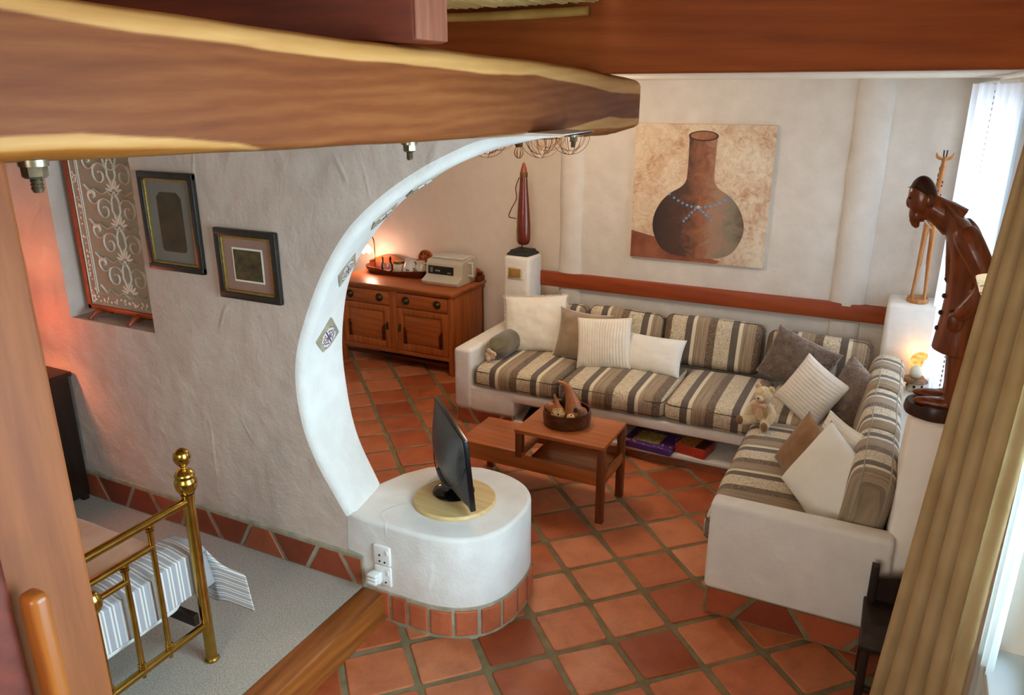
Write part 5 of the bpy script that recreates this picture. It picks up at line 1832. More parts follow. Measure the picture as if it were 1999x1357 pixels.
# coat: loft of ellipses (x0, x1, half depth, z)
secs = [(0.235, 0.432, 0.118, 1.595), (0.240, 0.435, 0.118, 1.65), (0.250, 0.434, 0.112, 1.76), (0.253, 0.430, 0.108, 1.86), (0.248, 0.424, 0.112, 1.94), (0.234, 0.408, 0.122, 2.02),
        (0.214, 0.378, 0.130, 2.10), (0.196, 0.338, 0.124, 2.17), (0.182, 0.292, 0.095, 2.225), (0.175, 0.25, 0.06, 2.255)]
seg = 28
vv, ff = [], []
for (a, b, d_, z) in secs:
    for k in range(seg):
        t_ = 2 * math.pi * k / seg
        vv.append(Vector(((a + b) / 2 + (b - a) / 2 * math.cos(t_), SY + d_ * math.sin(t_), z - 0.06 * (math.cos(t_)) * (0.35 if z > 2.0 else 0.1))))
for i in range(len(secs) - 1):
    for k in range(seg):
        a0, a1 = i * seg + k, i * seg + (k + 1) % seg
        ff.append((a0, a1, a1 + seg, a0 + seg))
ff += [tuple(reversed(range(seg))), tuple((len(secs) - 1) * seg + k for k in range(seg))]
m.add(vv, ff)
for s in (-1, 1):
    # trousers, shoes
    m.tube([(0.375, SY + s * 0.055, 1.33), (0.372, SY + s * 0.055, 1.42), (0.365, SY + s * 0.055, 1.55), (0.35, SY + s * 0.05, 1.68)], [0.056, 0.054, 0.057, 0.062], 16)
    m.ell((0.315, SY + s * 0.057, 1.345), 0.125, 0.043, 0.030, 20, 10, fn=lambda p: Vector((p.x, p.y * (1 - 0.18 * (p.x > 0.04)), max(p.z, -0.022) * (1.15 if p.x > 0 else 0.9))))
    # arms: hands pushed into the pockets
    m.tube(cr([(0.275, SY + s * 0.095, 2.17), (0.325, SY + s * 0.135, 2.09), (0.385, SY + s * 0.150, 1.98), (0.392, SY + s * 0.150, 1.93), (0.355, SY + s * 0.142, 1.85), (0.315, SY + s * 0.125, 1.79)], 4),
           [0.045, 0.052, 0.055, 0.055, 0.054, 0.053, 0.052, 0.050, 0.049, 0.048, 0.047, 0.046, 0.045, 0.044, 0.043, 0.042, 0.042, 0.041, 0.04, 0.036, 0.03], 14)
    m.ell((0.305, SY + s * 0.118, 1.765), 0.036, 0.022, 0.05, 14, 10)
    # coat skirt flap and lapel
    m.tube([(0.225, SY + s * 0.03, 2.18), (0.243, SY + s * 0.04, 2.05), (0.252, SY + s * 0.02, 1.92)], [0.018, 0.016, 0.010], 8)
    m.ell((0.122, SY + s * 0.058, 2.285), 0.019, 0.012, 0.030, 12, 8)           # ears
# neck and head, bowed forward
m.tube([(0.245, SY, 2.19), (0.195, SY, 2.225), (0.150, SY, 2.25), (0.115, SY, 2.27)], [0.075, 0.065, 0.056, 0.050], 18)
Mh = Matrix.Rotation(R(-9), 3, 'Y')
m.ell((0.096, SY, 2.283), 0.060, 0.055, 0.104, 26, 16, Mh, lambda p: Vector((p.x * (1 - 0.12 * (p.z < -0.03)), p.y * (1 - 0.20 * (p.z < -0.04)), p.z)))
m.ell((0.084, SY, 2.214), 0.034, 0.038, 0.040, 16, 10, Mh)                        # jaw and chin
m.ell((0.043, SY, 2.268), 0.012, 0.014, 0.026, 12, 8, Mh)                        # nose
m.ell((0.046, SY, 2.308), 0.011, 0.042, 0.010, 14, 8)                            # brow
m.ell((0.058, SY, 2.229), 0.010, 0.022, 0.007, 12, 8)                            # upper lip
m.ell((0.061, SY, 2.215), 0.010, 0.020, 0.007, 12, 8)                            # lower lip
m.tube([(0.078, SY, 2.195), (0.085, SY, 2.170), (0.095, SY, 2.155)], [0.024, 0.018, 0.009], 12)  # beard
fig = m.build('figure', M['statue'], sm, smooth=180)
rm = fig.modifiers.new('one_body', 'REMESH')
rm.mode = 'VOXEL'
rm.voxel_size = 0.0045
rm.use_smooth_shade = True
sq = fig.modifiers.new('carved', 'SMOOTH')
sq.iterations = 2
sq.factor = 0.5
# close-cropped hair, darker
def hair(p):
    return Vector((p.x, p.y, max(p.z, 0.050 - 0.75 * (p.x + 0.02) if p.x > -0.035 else 0.060)))
MB().ell((0.0975, SY, 2.285), 0.0605, 0.0562, 0.106, 26, 18, Mh, hair).build('hair', M['statue_dark'], sm, smooth=60)
for s in (-1, 1):
    MB().ell((0.046, SY + s * 0.026, 2.291), 0.010, 0.013, 0.007, 10, 6).build('eye', M['statue_dark'], sm)
for z in (1.70, 1.775, 1.855, 1.935):
    MB().ell((interp(z, [1.6, 1.76, 1.86, 1.94], [0.237, 0.247, 0.250, 0.247]), SY - 0.02, z), 0.010, 0.012, 0.012, 12, 8).build('button', M['statue_dark'], sm)
MB().tube([(0.118, SY - 0.062, 2.20), (0.150, SY - 0.068, 2.165)], 0.0045, 10).build('cigarette', M['china'], sm)
MB().box(0.275, 0.33, SY - 0.122, SY - 0.112, 1.80, 1.815, 0.003, 1).build('pocket_edge', M['statue_dark'], sm)
# rough base
def bs(u, v):
    a = u * 2 * math.pi
    r_ = 1 + 0.05 * noise.noise(Vector((math.cos(a) * 2, math.sin(a) * 2, 0))) 
    prof = [(0.0, 0.0), (0.98, 0.0), (1.0, 0.012), (0.97, 0.055), (0.93, 0.068), (0.0, 0.070)]
    f, z = prof[int(round(v * 5))]
    return Vector((0.318 + 0.155 * f * r_ * math.cos(a), SY + 0.135 * f * r_ * math.sin(a), 1.27 + z - 0.012 * f * (math.cos(a) < -0.5) * (z > 0.03)))
MB().grid(bs, 40, 5, True).build('base', M['statue_dark'], sm, smooth=50, weld=True)

# ================================================================== GIRAFFE
GB = Vector((0.235, 6.44, 1.235))
gi = thing('giraffe_carving', 'slim carved wooden giraffe standing on the corner block', 'sculpture', GB)
def bs2(u, v):
    a = u * 2 * math.pi
    f, z = [(0, 0), (1, 0), (1.02, 0.015), (0.95, 0.032), (0, 0.034)][int(round(v * 4))]
    return GB + Vector((0.075 * f * math.cos(a), 0.10 * f * math.sin(a), z))
MB().grid(bs2, 28, 4, True).build('base', M['giraffe'], gi, smooth=50, weld=True)
m = MB()
for (dx, dy, tx) in ((-0.042, -0.05, -0.030), (0.042, -0.05, 0.030), (-0.042, 0.055, -0.028), (0.042, 0.055, 0.028)):
    m.tube([GB + Vector((dx, dy, 0.02)), GB + Vector((dx * 1.0, dy, 0.06)), GB + Vector((tx * 1.15, dy * 0.9, 0.26)), GB + Vector((tx * 1.05, dy * 0.85, 0.29)), GB + Vector((tx * 0.9, dy * 0.8, 0.50)), GB + Vector((tx * 0.6, dy * 0.6, 0.60))], [0.014, 0.010, 0.013, 0.016, 0.018, 0.026], 10)
m.ell(GB + Vector((0, 0.01, 0.62)), 0.042, 0.085, 0.055, 18, 12, Matrix.Rotation(R(-25), 3, 'X'))
m.tube([GB + Vector(p) for p in ((0.0, -0.04, 0.64), (0.004, -0.075, 0.78), (0.01, -0.09, 0.93), (0.014, -0.095, 1.03))], [0.036, 0.026, 0.020, 0.018], 12)
m.ell(GB + Vector((0.014, -0.115, 1.05)), 0.019, 0.048, 0.022, 14, 10, Matrix.Rotation(R(35), 3, 'X'))
m.build('figure', M['giraffe'], gi, smooth=50)
for s in (-1, 1):
    MB().tube(cr([GB + Vector((0.014 + s * 0.016, -0.092, 1.06)), GB + Vector((0.014 + s * 0.045, -0.09, 1.075)), GB + Vector((0.014 + s * 0.055, -0.09, 1.105))], 4), [0.008, 0.010, 0.012, 0.012, 0.011, 0.010, 0.008, 0.005, 0.003], 8).build('ear', M['giraffe'], gi)
    MB().tube([GB + Vector((0.014 + s * 0.008, -0.095, 1.065)), GB + Vector((0.014 + s * 0.010, -0.092, 1.115)), GB + Vector((0.014 + s * 0.010, -0.092, 1.122))], [0.005, 0.005, 0.007], 8).build('horn', M['statue_dark'], gi)
m = MB()
rnd = random.Random(3)
for _ in range(22):
    h = rnd.uniform(0.66, 1.0)
    a = rnd.uniform(0, 6.28)
    cxy = (interp(h, [0.64, 1.03], [0, 0.014]), interp(h, [0.64, 0.78, 0.93, 1.03], [-0.04, -0.075, -0.09, -0.095]))
    r_ = interp(h, [0.64, 0.78, 0.93, 1.03], [0.036, 0.026, 0.020, 0.018])
    m.ell(GB + Vector((cxy[0] + r_ * math.cos(a) * 0.93, cxy[1] + r_ * math.sin(a) * 0.93, h)), 0.006, 0.006, 0.009, 8, 6)
m.build('dark_spots', M['statue_dark'], gi)

# ================================================================== CERAMIC LEDGE LAMP
LB = Vector((0.30, 6.10, 0.64))
la = thing('ledge_lamp', 'little stone hut lamp with a glowing shell on the window ledge', 'lamp', LB)
MB().lathe([(0, 0), (0.052, 0), (0.060, 0.02), (0.058, 0.06), (0.050, 0.075), (0, 0.075)], LB, 28).build('hut', M['ceramic'], la)
MB().lathe([(0.0, 0.072), (0.085, 0.072), (0.090, 0.080), (0.082, 0.098), (0.04, 0.108), (0, 0.11)], LB, 28).build('brim', M['ceramic_brown'], la)
for a in (-150, -95, -40):
    MB().ell(LB + Vector((0.058 * math.cos(R(a)), 0.058 * math.sin(R(a)), 0.045)), 0.010, 0.010, 0.012, 10, 6).build('window_hole', M['slate'], la)
MB().ell(LB + Vector((-0.005, -0.01, 0.15)), 0.045, 0.045, 0.05, 20, 12).build('pearl_globe', simple('pearl', '#d8d2bc', '#efe9d6', 0.3, 8), la)
shl = NT('glowing_shell')
em_ = shl.n('Emission')
vn = shl.noise(shl.coord(), 30, 3)
shl.l(shl.ramp(vn, [(0.3, (1.0, 0.22, 0.03, 1)), (0.7, (1.0, 0.55, 0.18, 1))]), em_.inputs[0])
em_.inputs[1].default_value = 1.3
shl.l(em_.outputs[0], shl.out.inputs['Surface'])
MB().ell(LB + Vector((0.015, 0.05, 0.20)), 0.075, 0.03, 0.085, 24, 14).build('glowing_shell', shl.m, la)
MB().ell(LB + Vector((0.065, -0.005, 0.19)), 0.045, 0.020, 0.075, 20, 12, Matrix.Rotation(R(30), 3, 'Z')).build('white_shell', emis('white_shell', '#fff6e6', 1.0), la)
MB().tube(cr([LB + Vector((0.06, 0.03, 0.02)), LB + Vector((0.11, 0.08, 0.03)), LB + Vector((0.125, 0.16, 0.30)), LB + Vector((0.12, 0.165, 0.60))], 6), 0.0035, 6).build('cord', M['slate'], la)
lamp_light('ledge_lamp_light', LB + Vector((-0.02, 0.10, 0.25)), 0.55, (1.0, 0.55, 0.22), 0.03)

# ================================================================== WALL SCONCE BESIDE THE DRAPE
wl = thing('wall_sconce', 'cream patterned bowl-shaped wall light showing behind the beige drape', 'lamp', (0.50, 3.50, 1.90))
WC = Vector((0.425, 3.50, 1.905))
so = MB().lathe([(0.02, 0.0), (0.055, 0.035), (0.085, 0.085), (0.108, 0.145), (0.105, 0.145), (0.082, 0.087), (0.052, 0.039), (0.018, 0.006)], WC, 36, cap=False).build('shade', M['lampshade'], wl)
m = MB()
for (zz, r_) in ((0.05, 0.0645), (0.085, 0.0855), (0.118, 0.0985)):
    for k in range(14):
        a0 = 2 * math.pi * (k + (0.5 if zz == 0.085 else 0)) / 14
        m.tube([WC + Vector(((r_ + 0.0015) * math.cos(a0 + q * 0.08), (r_ + 0.0015) * math.sin(a0 + q * 0.08), zz + 0.003 * q)) for q in range(4)], 0.0022, 5)
tag(m.build('leaf_pattern', simple('shade_print', '#a59c74', None, 0.9), so), kind='stuff')
MB().tube(cr([(0.525, 3.50, 1.86), (0.47, 3.50, 1.855), (0.43, 3.50, 1.87), (0.425, 3.50, 1.91)], 5), 0.007, 8).build('bracket', M['brass'], wl)

# ================================================================== CURTAINS
# sheer white curtain at the far window
def sheer_fn(y0, y1, x0, x1, z0, z1, folds, amp, seed, flare=0.0):
    def fn(u, v):
        y = y0 + (y1 - y0) * u
        z = z0 + (z1 - z0) * v
        ph = u * folds * 2 * math.pi + 0.5 * noise.noise(Vector((seed, u * 4, z * 0.7)))
        a = amp * (0.75 + 0.4 * noise.noise(Vector((u * 6, seed, z * 0.5))))
        x = x0 + (x1 - x0) * u + a * math.sin(ph) + flare * (1 - v)
        return Vector((x, y + 0.35 * a * math.sin(2 * ph + 0.6), z))
    return fn
cu = thing('sheer_curtain', 'white sheer curtain drawn across the far window', 'curtain', (0.40, 5.6, 0.68))
f1 = sheer_fn(6.55, 5.45, 0.36, 0.43, 0.66, 2.80, 4.5, 0.035, 1.0)
MB().grid(f1, 110, 20).build('sheer_panel', M['lace_sheer'], cu, smooth=180, fix=False)
f2 = sheer_fn(5.40, 4.50, 0.41, 0.46, 0.66, 2.80, 4.0, 0.025, 2.0)
MB().grid(f2, 90, 20).build('sheer_panel', M['lace_sheer'], cu, smooth=180, fix=False)
m = MB()
for i in range(64):
    z = 0.70 + 2.05 * i / 63
    p = f1(1.0, (z - 0.66) / 2.14)
    m.ell(p + Vector((-0.012, -0.012, 0)), 0.011, 0.011, 0.011, 8, 6)
m.build('bobble_trim', simple('bobble_trim', '#8e8d86', '#b3b1a6', 0.9, 40), cu)
MB().tube([(0.43, 4.35, 2.80), (0.40, 6.6, 2.80)], 0.012, 10).build('curtain_rod', M['win_paint'], cu)

# heavy beige drape at the near window: hangs out over the chair towards the floor
dp = thing('beige_drape', 'heavy gold-beige drape beside the bright near window', 'curtain', (0.34, 2.9, 0.03))
def drape(u, v):
    z = 0.03 + 2.72 * v
    y = 3.10 - 0.52 * u
    lead = 0.195 + 0.180 * v
    back = 0.415 + 0.05 * v
    x = lead + (back - lead) * u ** 0.9
    ph = 2 * math.pi * 4.2 * u + 0.35 * math.sin(3 * z + u * 5)
    amp = (0.030 + 0.016 * (1 - v)) * min(1, u * 8 + 0.25)
    return Vector((x - amp * math.sin(ph) - 0.01, y + 0.022 * math.sin(2 * ph), z))
dm_ = NT('drape_cloth')
v = dm_.coord()
nf = dm_.noise(v, 4, 3)
dcol = dm_.ramp(nf, [(0.3, lin('#b3966a')), (0.7, lin('#c8ad82'))])
di = dm_.n('BsdfDiffuse')
dm_.l(dcol, di.inputs[0])
tl = dm_.n('BsdfTranslucent')
dm_.l(dcol, tl.inputs[0])
mxs = dm_.n('MixShader')
mxs.inputs[0].default_value = 0.22
dm_.l(di.outputs[0], mxs.inputs[1])
dm_.l(tl.outputs[0], mxs.inputs[2])
dm_.l(mxs.outputs[0], dm_.out.inputs['Surface'])
MB().grid(drape, 150, 40).build('drape_cloth', dm_.m, dp, smooth=180, fix=False)
MB().tube([(0.45, 0.4, 2.76), (0.40, 3.15, 2.76)], 0.014, 10).build('curtain_rod', M['darkwood'], dp)
# thin white lining panel next to it
ln_ = thing('white_lining', 'thin pale lining curtain between the drape and the window', 'curtain', (0.46, 2.5, 0.5))
def lining(u, v):
    z = 0.30 + 2.43 * v
    y = 2.66 - 0.15 * u
    x = 0.47 + 0.01 * u + 0.016 * math.sin(2 * math.pi * 2.5 * u + 0.8 * math.sin(z * 2))
    return Vector((x, y, z))
MB().grid(lining, 50, 20).build('lining_cloth', sheer('pale_lining', '#e4e6e0', 0.12, 0.5), ln_, smooth=180, fix=False)

# ================================================================== DARK CHAIR AGAINST THE NEAR ARM
dc = thing('dark_chair', 'dark wooden chair half hidden by the drape next to the bench arm', 'chair', (0.30, 3.45, 0))
for (x, y, z1) in ((0.15, 3.585, 0.615), (0.47, 3.585, 0.615), (0.15, 3.24, 0.40), (0.47, 3.24, 0.40)):
    MB().box(x - 0.018, x + 0.018, y - 0.02, y + 0.02, 0.0, z1, 0.004).build('leg', M['darkwood'], dc)
MB().box(0.12, 0.50, 3.215, 3.605, 0.385, 0.42, 0.008, 2).build('seat', M['darkwood'], dc)
arc = [(0.168 + 0.284 * i / 16, 0.545 + 0.035 * math.sin(math.pi * i / 16)) for i in range(17)]
MB().prism([(0.168, 0.43), (0.452, 0.43)] + list(reversed(arc)), (0, 3.595, 0), (1, 0, 0), (0, 0, 1), (0, -1, 0), 0.02, 0.003).build('back_panel', M['darkwood'], dc, smooth=0)
MB().box(0.168, 0.452, 3.225, 3.25, 0.16, 0.19, 0.004).build('stretcher', M['darkwood'], dc)

# ================================================================== BEDROOM: BRASS BED
bd = thing('brass_bed', 'brass bed with a stepped tubular footboard', 'bed', (-3.6, 1.555, 0.17))
FX = -2.63
def brass(name, pts, r_, parent=bd, seg=14):
    return MB().tube(pts, r_, seg).build(name, M['brass'], parent)
for (y) in (2.06, 1.05):
    po = MB().lathe([(0.030, 0.0), (0.034, 0.004), (0.034, 0.012), (0.027, 0.02), (0.026, 0.10), (0.026, 0.86), (0.030, 0.885), (0.030, 0.895)], (FX, y, 0.17), 22).build('corner_post', M['brass'], bd)
    MB().lathe(cr([(0.028, 0.895), (0.045, 0.925), (0.048, 0.955), (0.040, 0.975), (0.044, 0.985), (0.040, 0.997), (0.028, 1.010), (0.016, 1.018), (0.012, 1.026), (0.022, 1.036), (0.034, 1.055), (0.037, 1.075), (0.030, 1.098), (0.012, 1.112), (0.0, 1.113)], 4), (FX, y, 0.17), 28).build('finial', M['brass'], po, smooth=60)
brass('top_rail', [(FX, 1.05, 1.03), (FX, 2.06, 1.03)], 0.019)
brass('bottom_rail', [(FX, 1.05, 0.375), (FX, 2.06, 0.375)], 0.018)
brass('step_rail', [(FX, 1.26, 0.915), (FX, 1.85, 0.915)], 0.015)
brass('step_rail', [(FX, 1.40, 0.83), (FX, 1.71, 0.83)], 0.014)
for (y, z1) in ((1.85, 1.015), (1.26, 1.015), (1.71, 0.905), (1.40, 0.905), (1.555, 0.83)):
    so = brass('spindle', [(FX, y, 0.38), (FX, y, z1)], 0.0125)
    for z in (z1 - 0.012, 0.40):
        MB().lathe([(0.0125, -0.017), (0.018, -0.014), (0.018, -0.008), (0.0135, -0.0055), (0.018, -0.003), (0.018, 0.003), (0.0135, 0.0055), (0.018, 0.008), (0.018, 0.014), (0.0125, 0.017)], (FX, y, z), 14, cap=False).build('ring_collar', M['brass'], so)
    MB().ell((FX, y, 0.352), 0.010, 0.010, 0.014, 10, 8).build('drop_knob', M['brass'], so)
for (y, z) in ((1.555, 0.83),):
    MB().lathe(cr([(0.0, -0.05), (0.02, -0.045), (0.034, -0.02), (0.036, 0.0), (0.034, 0.02), (0.02, 0.045), (0.0, 0.05)], 3), (FX, y, z), 20).build('centre_boss', M['brass'], bd, smooth=60)
for (y) in (1.05, 2.06):
    brass('head_post', [(-4.66, y, 0.17), (-4.66, y, 1.45)], 0.026)
brass('head_rail', [(-4.66, 1.05, 1.40), (-4.66, 2.06, 1.40)], 0.019)
for y in (1.10, 2.01):
    MB().box(-4.66, FX, y - 0.015, y + 0.015, 0.40, 0.46, 0.004).build('side_rail', M['darkwood'], bd)
o = MB().rbox(1.88, 0.98, 0.26, 0.07, Matrix.Translation((-3.655, 1.555, 0.565)), 10, 4).build('mattress', M['linen_white'], smooth=180)
rebase(o, (-3.655, 1.555, 0.435))
tag(o, 'white mattress on the brass bed', 'mattress')
def soft_b(p):
    q = p.copy()
    q.z += 0.010 * noise.noise(Vector((p.x * 4, p.y * 5, 1.0)))
    q.y += 0.012 * noise.noise(Vector((p.x * 6, 3.0, p.z * 4)))
    return q
o = MB().rbox(1.82, 1.06, 0.20, 0.075, Matrix.Translation((-3.715, 1.56, 0.635)), 14, 5, soft_b).build('blanket', M['blanket'], smooth=180)
rebase(o, (-3.715, 1.56, 0.535))
tag(o, 'rose beige blanket spread over the bed', 'blanket')

# striped throw folded over the foot of the bed
th = MB()
TX, TY, TZ_ = -2.695, 2.115, 0.742
NU, NV = 80, 64
uvs = []
def throw(u, v):
    # u: unrolled across the bed (0 = far hem, grows towards the near side); v: unrolled along the bed (0 = fold on top, 1 = hem at the foot)
    L = 0.36
    dsd = L - u * (L + 1.06)          # > 0 hangs down the far side
    dft = v * 0.40 - 0.18             # > 0 hangs down the foot
    ds, df = max(0, dsd), max(0, dft)
    y = TY - max(0, -dsd)
    x = TX + min(0, dft)
    z = TZ_
    rr_ = 0.05
    z += 0.008 * noise.noise(Vector((x * 5, y * 5, 0)))
    z += 0.012 * min(1, max(0, (-2.74 - x) / 0.06))
    if ds > 0 and df <= 0:
        y = TY + 0.03 + 0.10 * ds + 0.015 * math.sin(9 * x)
        z -= ds * 0.93
    elif df > 0 and ds <= 0:
        x = TX + 0.018 + 0.02 * df
        z -= df * 0.98
    elif df > 0 and ds > 0:
        k = min(ds, df)
        y = TY + 0.03 + 0.12 * ds + 0.25 * df
        x = TX + 0.02 + 0.75 * df * min(1, ds / 0.12)
        z -= ds * 0.90 + df * (0.98 * max(0, 1 - ds / 0.12) + 0.25 * min(1, ds / 0.12))
    # round the fold
    if ds < rr_ and dsd > -rr_:
        z -= 0.012 * (1 - abs(dsd) / rr_)
    if df < rr_ and dft > -rr_:
        z -= 0.012 * (1 - abs(dft) / rr_)
    return Vector((x, y, z))
th.grid(throw, NU, NV)
o = th.build('striped_throw', M['ticking'], smooth=180, fix=False)
uvl = o.data.uv_layers.new(name='UVMap')
for lp_ in o.data.loops:
    i = lp_.vertex_index % (NU + 1)
    j = lp_.vertex_index // (NU + 1)
    uvl.data[lp_.index].uv = (i / NU * 1.42, j / NV * 0.40)
sd = o.modifiers.new('thick', 'SOLIDIFY')
sd.thickness = 0.006
rebase(o, (TX, 1.6, 0.4))
tag(o, 'grey and white striped throw hanging over the foot of the bed', 'throw')

# ================================================================== NICHE: EMBROIDERED FIRE SCREEN
fs = thing('fire_screen', 'wooden fire screen with a white lace panel standing in the wall niche', 'screen', (-4.0, 2.97, NZ0))
FX0, FX1, FZ0, FZ1, FY = -4.40, -3.60, 1.475, 2.56, 2.955
MB().box(FX0, FX0 + 0.03, FY - 0.012, FY + 0.012, FZ0, FZ1, 0.004).build('stile', M['rail'], fs)
MB().box(FX1 - 0.03, FX1, FY - 0.012, FY + 0.012, FZ0, FZ1, 0.004).build('stile', M['rail'], fs)
MB().box(FX0, FX1, FY - 0.012, FY + 0.012, FZ0, FZ0 + 0.03, 0.004).build('bottom_rail', M['rail'], fs)
MB().box(FX0, FX1, FY - 0.012, FY + 0.012, FZ1 - 0.03, FZ1, 0.004).build('top_rail', M['rail'], fs)
for x in (-4.30, -3.955):
    MB().tube([(x, FY - 0.085, NZ0 + 0.008), (x, FY - 0.05, NZ0 + 0.035), (x, FY, NZ0 + 0.048), (x, FY + 0.05, NZ0 + 0.035), (x, FY + 0.075, NZ0 + 0.008)], [0.010, 0.016, 0.020, 0.016, 0.010], 8).build('foot', M['rail'], fs)
MB().box(FX0 + 0.028, FX1 - 0.028, FY - 0.003, FY + 0.004, FZ0 + 0.028, FZ1 - 0.028).build('net_panel', M['lace_net'], fs)
lc = MB()
ly = FY - 0.005
ccx = (FX0 + FX1) / 2
def strip(pts, w_):
    lc.tube([(p[0], ly, p[1]) for p in pts], w_ * 1.7, 5, sq=0.25)
def both(pts, w_):
    strip([(ccx + p[0], p[1]) for p in pts], w_)
    strip([(ccx - p[0], p[1]) for p in pts], w_)
def spiral(x, z, r0, a0, turns, sg, w_):
    both([(x + r0 * (1 - 0.8 * t_) * math.cos(a0 + sg * t_ * turns * 2 * math.pi), z + r0 * (1 - 0.8 * t_) * math.sin(a0 + sg * t_ * turns * 2 * math.pi)) for t_ in [i / 26 for i in range(27)]], w_)
for k_, d_ in enumerate((0.045, 0.10, 0.115)):
    strip([(FX0 + d_, FZ0 + d_), (FX1 - d_, FZ0 + d_), (FX1 - d_, FZ1 - d_), (FX0 + d_, FZ1 - d_), (FX0 + d_, FZ0 + d_)], 0.0032)
rnd = random.Random(11)
for i in range(150):   # floral border specks
    q = rnd.random()
    if rnd.random() < 0.6:
        x, z = rnd.choice((FX0 + 0.072, FX1 - 0.072)), FZ0 + 0.05 + q * (FZ1 - FZ0 - 0.1)
    else:
        x, z = FX0 + 0.05 + q * (FX1 - FX0 - 0.1), FZ0 + 0.073
    lc.ell((x + rnd.uniform(-0.018, 0.018), ly, z + rnd.uniform(-0.018, 0.018)), rnd.uniform(0.005, 0.011), 0.002, rnd.uniform(0.004, 0.010), 7, 4)
for zc in (1.68, 1.88, 2.08, 2.28):
    spiral(0.10, zc + 0.02, 0.075, 2.8, 1.3, -1, 0.0058)
    spiral(0.19, zc + 0.10, 0.055, 3.6, 1.2, 1, 0.0050)
    both([(0.005, zc - 0.10), (0.05, zc - 0.07), (0.10, zc - 0.09), (0.16, zc - 0.06), (0.20, zc - 0.085), (0.25, zc - 0.04)], 0.0062)
    both([(0.0, zc + 0.13), (0.03, zc + 0.08), (0.035, zc + 0.02), (0.0, zc - 0.04)], 0.0058)
    for q in range(7):   # palmette
        a = R(90 - 75 + 25 * q)
        lc.ell((ccx + 0.045 * math.cos(a), ly, zc - 0.075 + 0.045 * math.sin(a)), 0.030, 0.002, 0.008, 10, 4, Matrix.Rotation(-a, 3, 'Y'))
    for sg in (-1, 1):
        for q in range(5):
            a = R(40 + 35 * q)
            lc.ell((ccx + sg * (0.20 + 0.022 * math.cos(a)), ly, zc + 0.10 + 0.022 * math.sin(a)), 0.016, 0.002, 0.007, 8, 4, Matrix.Rotation(-a, 3, 'Y'))
# urn of flowers at the top
both([(0.0, 2.33), (0.035, 2.34), (0.055, 2.39), (0.06, 2.42)], 0.006)
for q in range(24):
    lc.ell((ccx + rnd.uniform(-0.075, 0.075), ly, 2.43 + rnd.uniform(0, 0.07)), 0.012, 0.002, 0.010, 8, 4)
for q in range(5):
    strip([(ccx - 0.05 + 0.004 * q, 2.35 + 0.016 * q), (ccx + 0.05 - 0.004 * q, 2.35 + 0.016 * q)], 0.004)
tag(lc.build('lace_pattern', M['lace_thread'], fs, smooth=60), kind='stuff')

# ================================================================== FRAMED PICTURES
def picture(name, label, x0, x1, z0, z1, fr_, inner, mount, art, gilt):
    t = thing(name, label, 'picture', ((x0 + x1) / 2, YD0, z0), 'framed pictures on the bedroom wall')
    y1 = YD0 - 0.002
    m = MB()
    f = fr_
    m.box(x0, x1, y1 - 0.028, y1, z0, z0 + f, 0.005).box(x0, x1, y1 - 0.028, y1, z1 - f, z1, 0.005)
    m.box(x0, x0 + f, y1 - 0.0275, y1, z0, z1, 0.005).box(x1 - f, x1, y1 - 0.0275, y1, z0, z1, 0.005)
    m.build('frame', M['frame_black'], t)
    g_ = 0.012
    m = MB()
    m.box(x0 + f - 0.004, x1 - f + 0.004, y1 - 0.022, y1, z0 + f - 0.004, z0 + f + g_, 0.003).box(x0 + f - 0.004, x1 - f + 0.004, y1 - 0.022, y1, z1 - f - g_, z1 - f + 0.004, 0.003)
    m.box(x0 + f - 0.004, x0 + f + g_, y1 - 0.022, y1, z0 + f, z1 - f, 0.003).box(x1 - f - g_, x1 - f + 0.004, y1 - 0.022, y1, z0 + f, z1 - f, 0.003)
    m.build('gilt_slip', M['gold'], t)
    MB().box(x0 + f, x1 - f, y1 - 0.010, y1 - 0.002, z0 + f, z1 - f).build('mount', mount, t)
    ix, iz = inner
    if gilt:
        MB().box(x0 + ix - 0.010, x1 - ix + 0.010, y1 - 0.012, y1 - 0.004, z0 + iz - 0.010, z1 - iz + 0.010).build('print_border', M['paper_white'], t)
        MB().box(x0 + ix, x1 - ix, y1 - 0.0135, y1 - 0.004, z0 + iz, z1 - iz).build('print', art, t)
    else:
        c_ = 0.03
        a, b, c2, d2_ = x0 + ix, x1 - ix, z0 + iz, z1 - iz
        MB().prism([(a, c2 + c_ * 0.5), (a + c_ * 0.5, c2), (b - c_ * 0.5, c2), (b, c2 + c_ * 0.5), (b, d2_ - c_), (b - c_, d2_), (a + c_, d2_), (a, d2_ - c_)], (0, y1 - 0.008, 0), (1, 0, 0), (0, 0, 1), (0, -1, 0), 0.004).build('print', art, t, smooth=0)
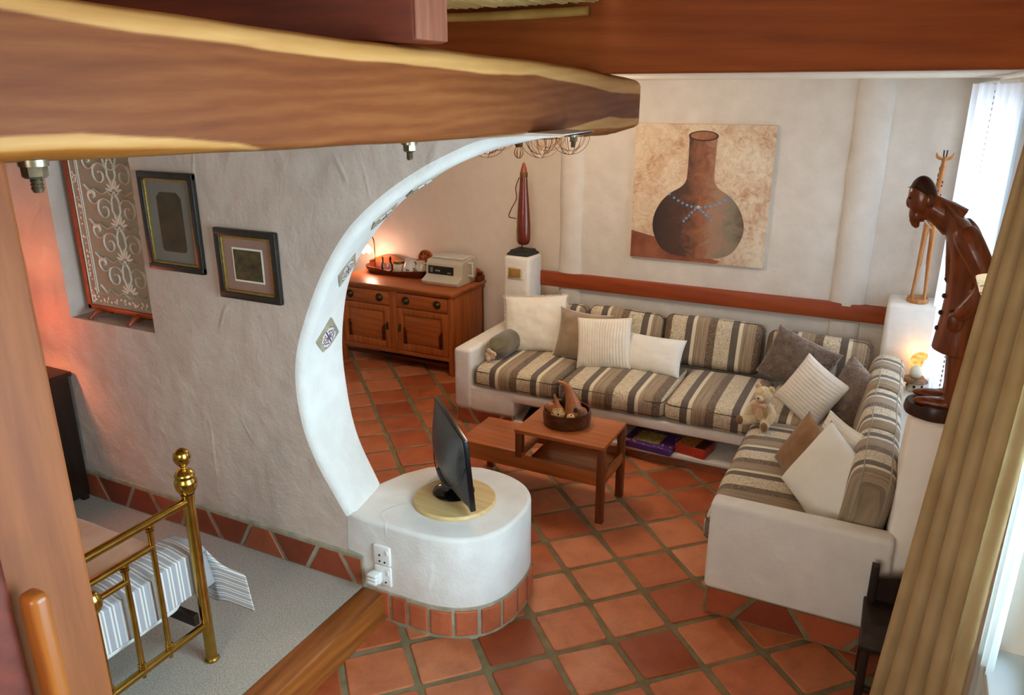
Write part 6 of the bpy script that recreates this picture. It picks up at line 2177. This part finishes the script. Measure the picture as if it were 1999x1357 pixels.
picture('framed_picture', 'tall black and gilt framed picture beside the niche', -3.645, -3.235, 1.825, 2.352, 0.036, (0.115, 0.105), M['mount_grey'], M['print_dark'], False)
picture('framed_picture', 'smaller framed print with a rose mount nearest the arch', -3.13, -2.715, 1.722, 2.09, 0.036, (0.115, 0.105), M['mount_rose'], M['print_dark2'], True)

# ================================================================== BEDSIDE CHEST AND LAMP
bc = thing('bedside_chest', 'tall dark wooden chest against the bedroom wall', 'chest', (-4.75, 2.62, 0.17))
MB().box(-5.0, -4.53, 2.36, 2.84, 1.04, 1.07, 0.006, 2).build('top', M['darkwood'], bc)
MB().box(-4.98, -4.56, 2.39, 2.83, 0.20, 1.045, 0.004).build('body', M['darkwood'], bc)
for k in range(3):
    d_ = MB().box(-4.96, -4.58, 2.375, 2.40, 0.25 + 0.265 * k, 0.50 + 0.265 * k, 0.005).build('drawer', M['darkwood'], bc)
    MB().ell((-4.77, 2.365, 0.375 + 0.265 * k), 0.014, 0.014, 0.014, 10, 8).build('knob', M['old_brass'], d_)
for (x, y) in ((-4.97, 2.40), (-4.60, 2.40), (-4.97, 2.78), (-4.60, 2.78)):
    MB().box(x, x + 0.04, y, y + 0.04, 0.17, 0.21, 0.003).build('foot', M['darkwood'], bc)
bl = thing('bedside_lamp', 'bedside lamp with an orange shade on the dark chest', 'lamp', (-4.66, 2.50, 1.07))
MB().lathe(cr([(0.0, 0.0), (0.06, 0.0), (0.065, 0.02), (0.03, 0.05), (0.045, 0.12), (0.03, 0.20), (0.012, 0.24), (0.0, 0.241)], 3), (-4.66, 2.50, 1.071), 24).build('base', M['ceramic_brown'], bl, smooth=60)
MB().lathe([(0.13, 0.23), (0.085, 0.42), (0.083, 0.42), (0.128, 0.23)], (-4.66, 2.50, 1.071), 32, cap=False).build('shade', sheer('orange_shade', '#f0a060', 0.35, 0.6), bl)
MB().ell((-4.66, 2.50, 1.36), 0.028, 0.028, 0.035, 14, 10).build('bulb', emis('bed_bulb', '#ffc080', 8), bl)
lamp_light('bedside_lamp_light', (-4.66, 2.50, 1.40), 20, (1.0, 0.27, 0.09), 0.06)
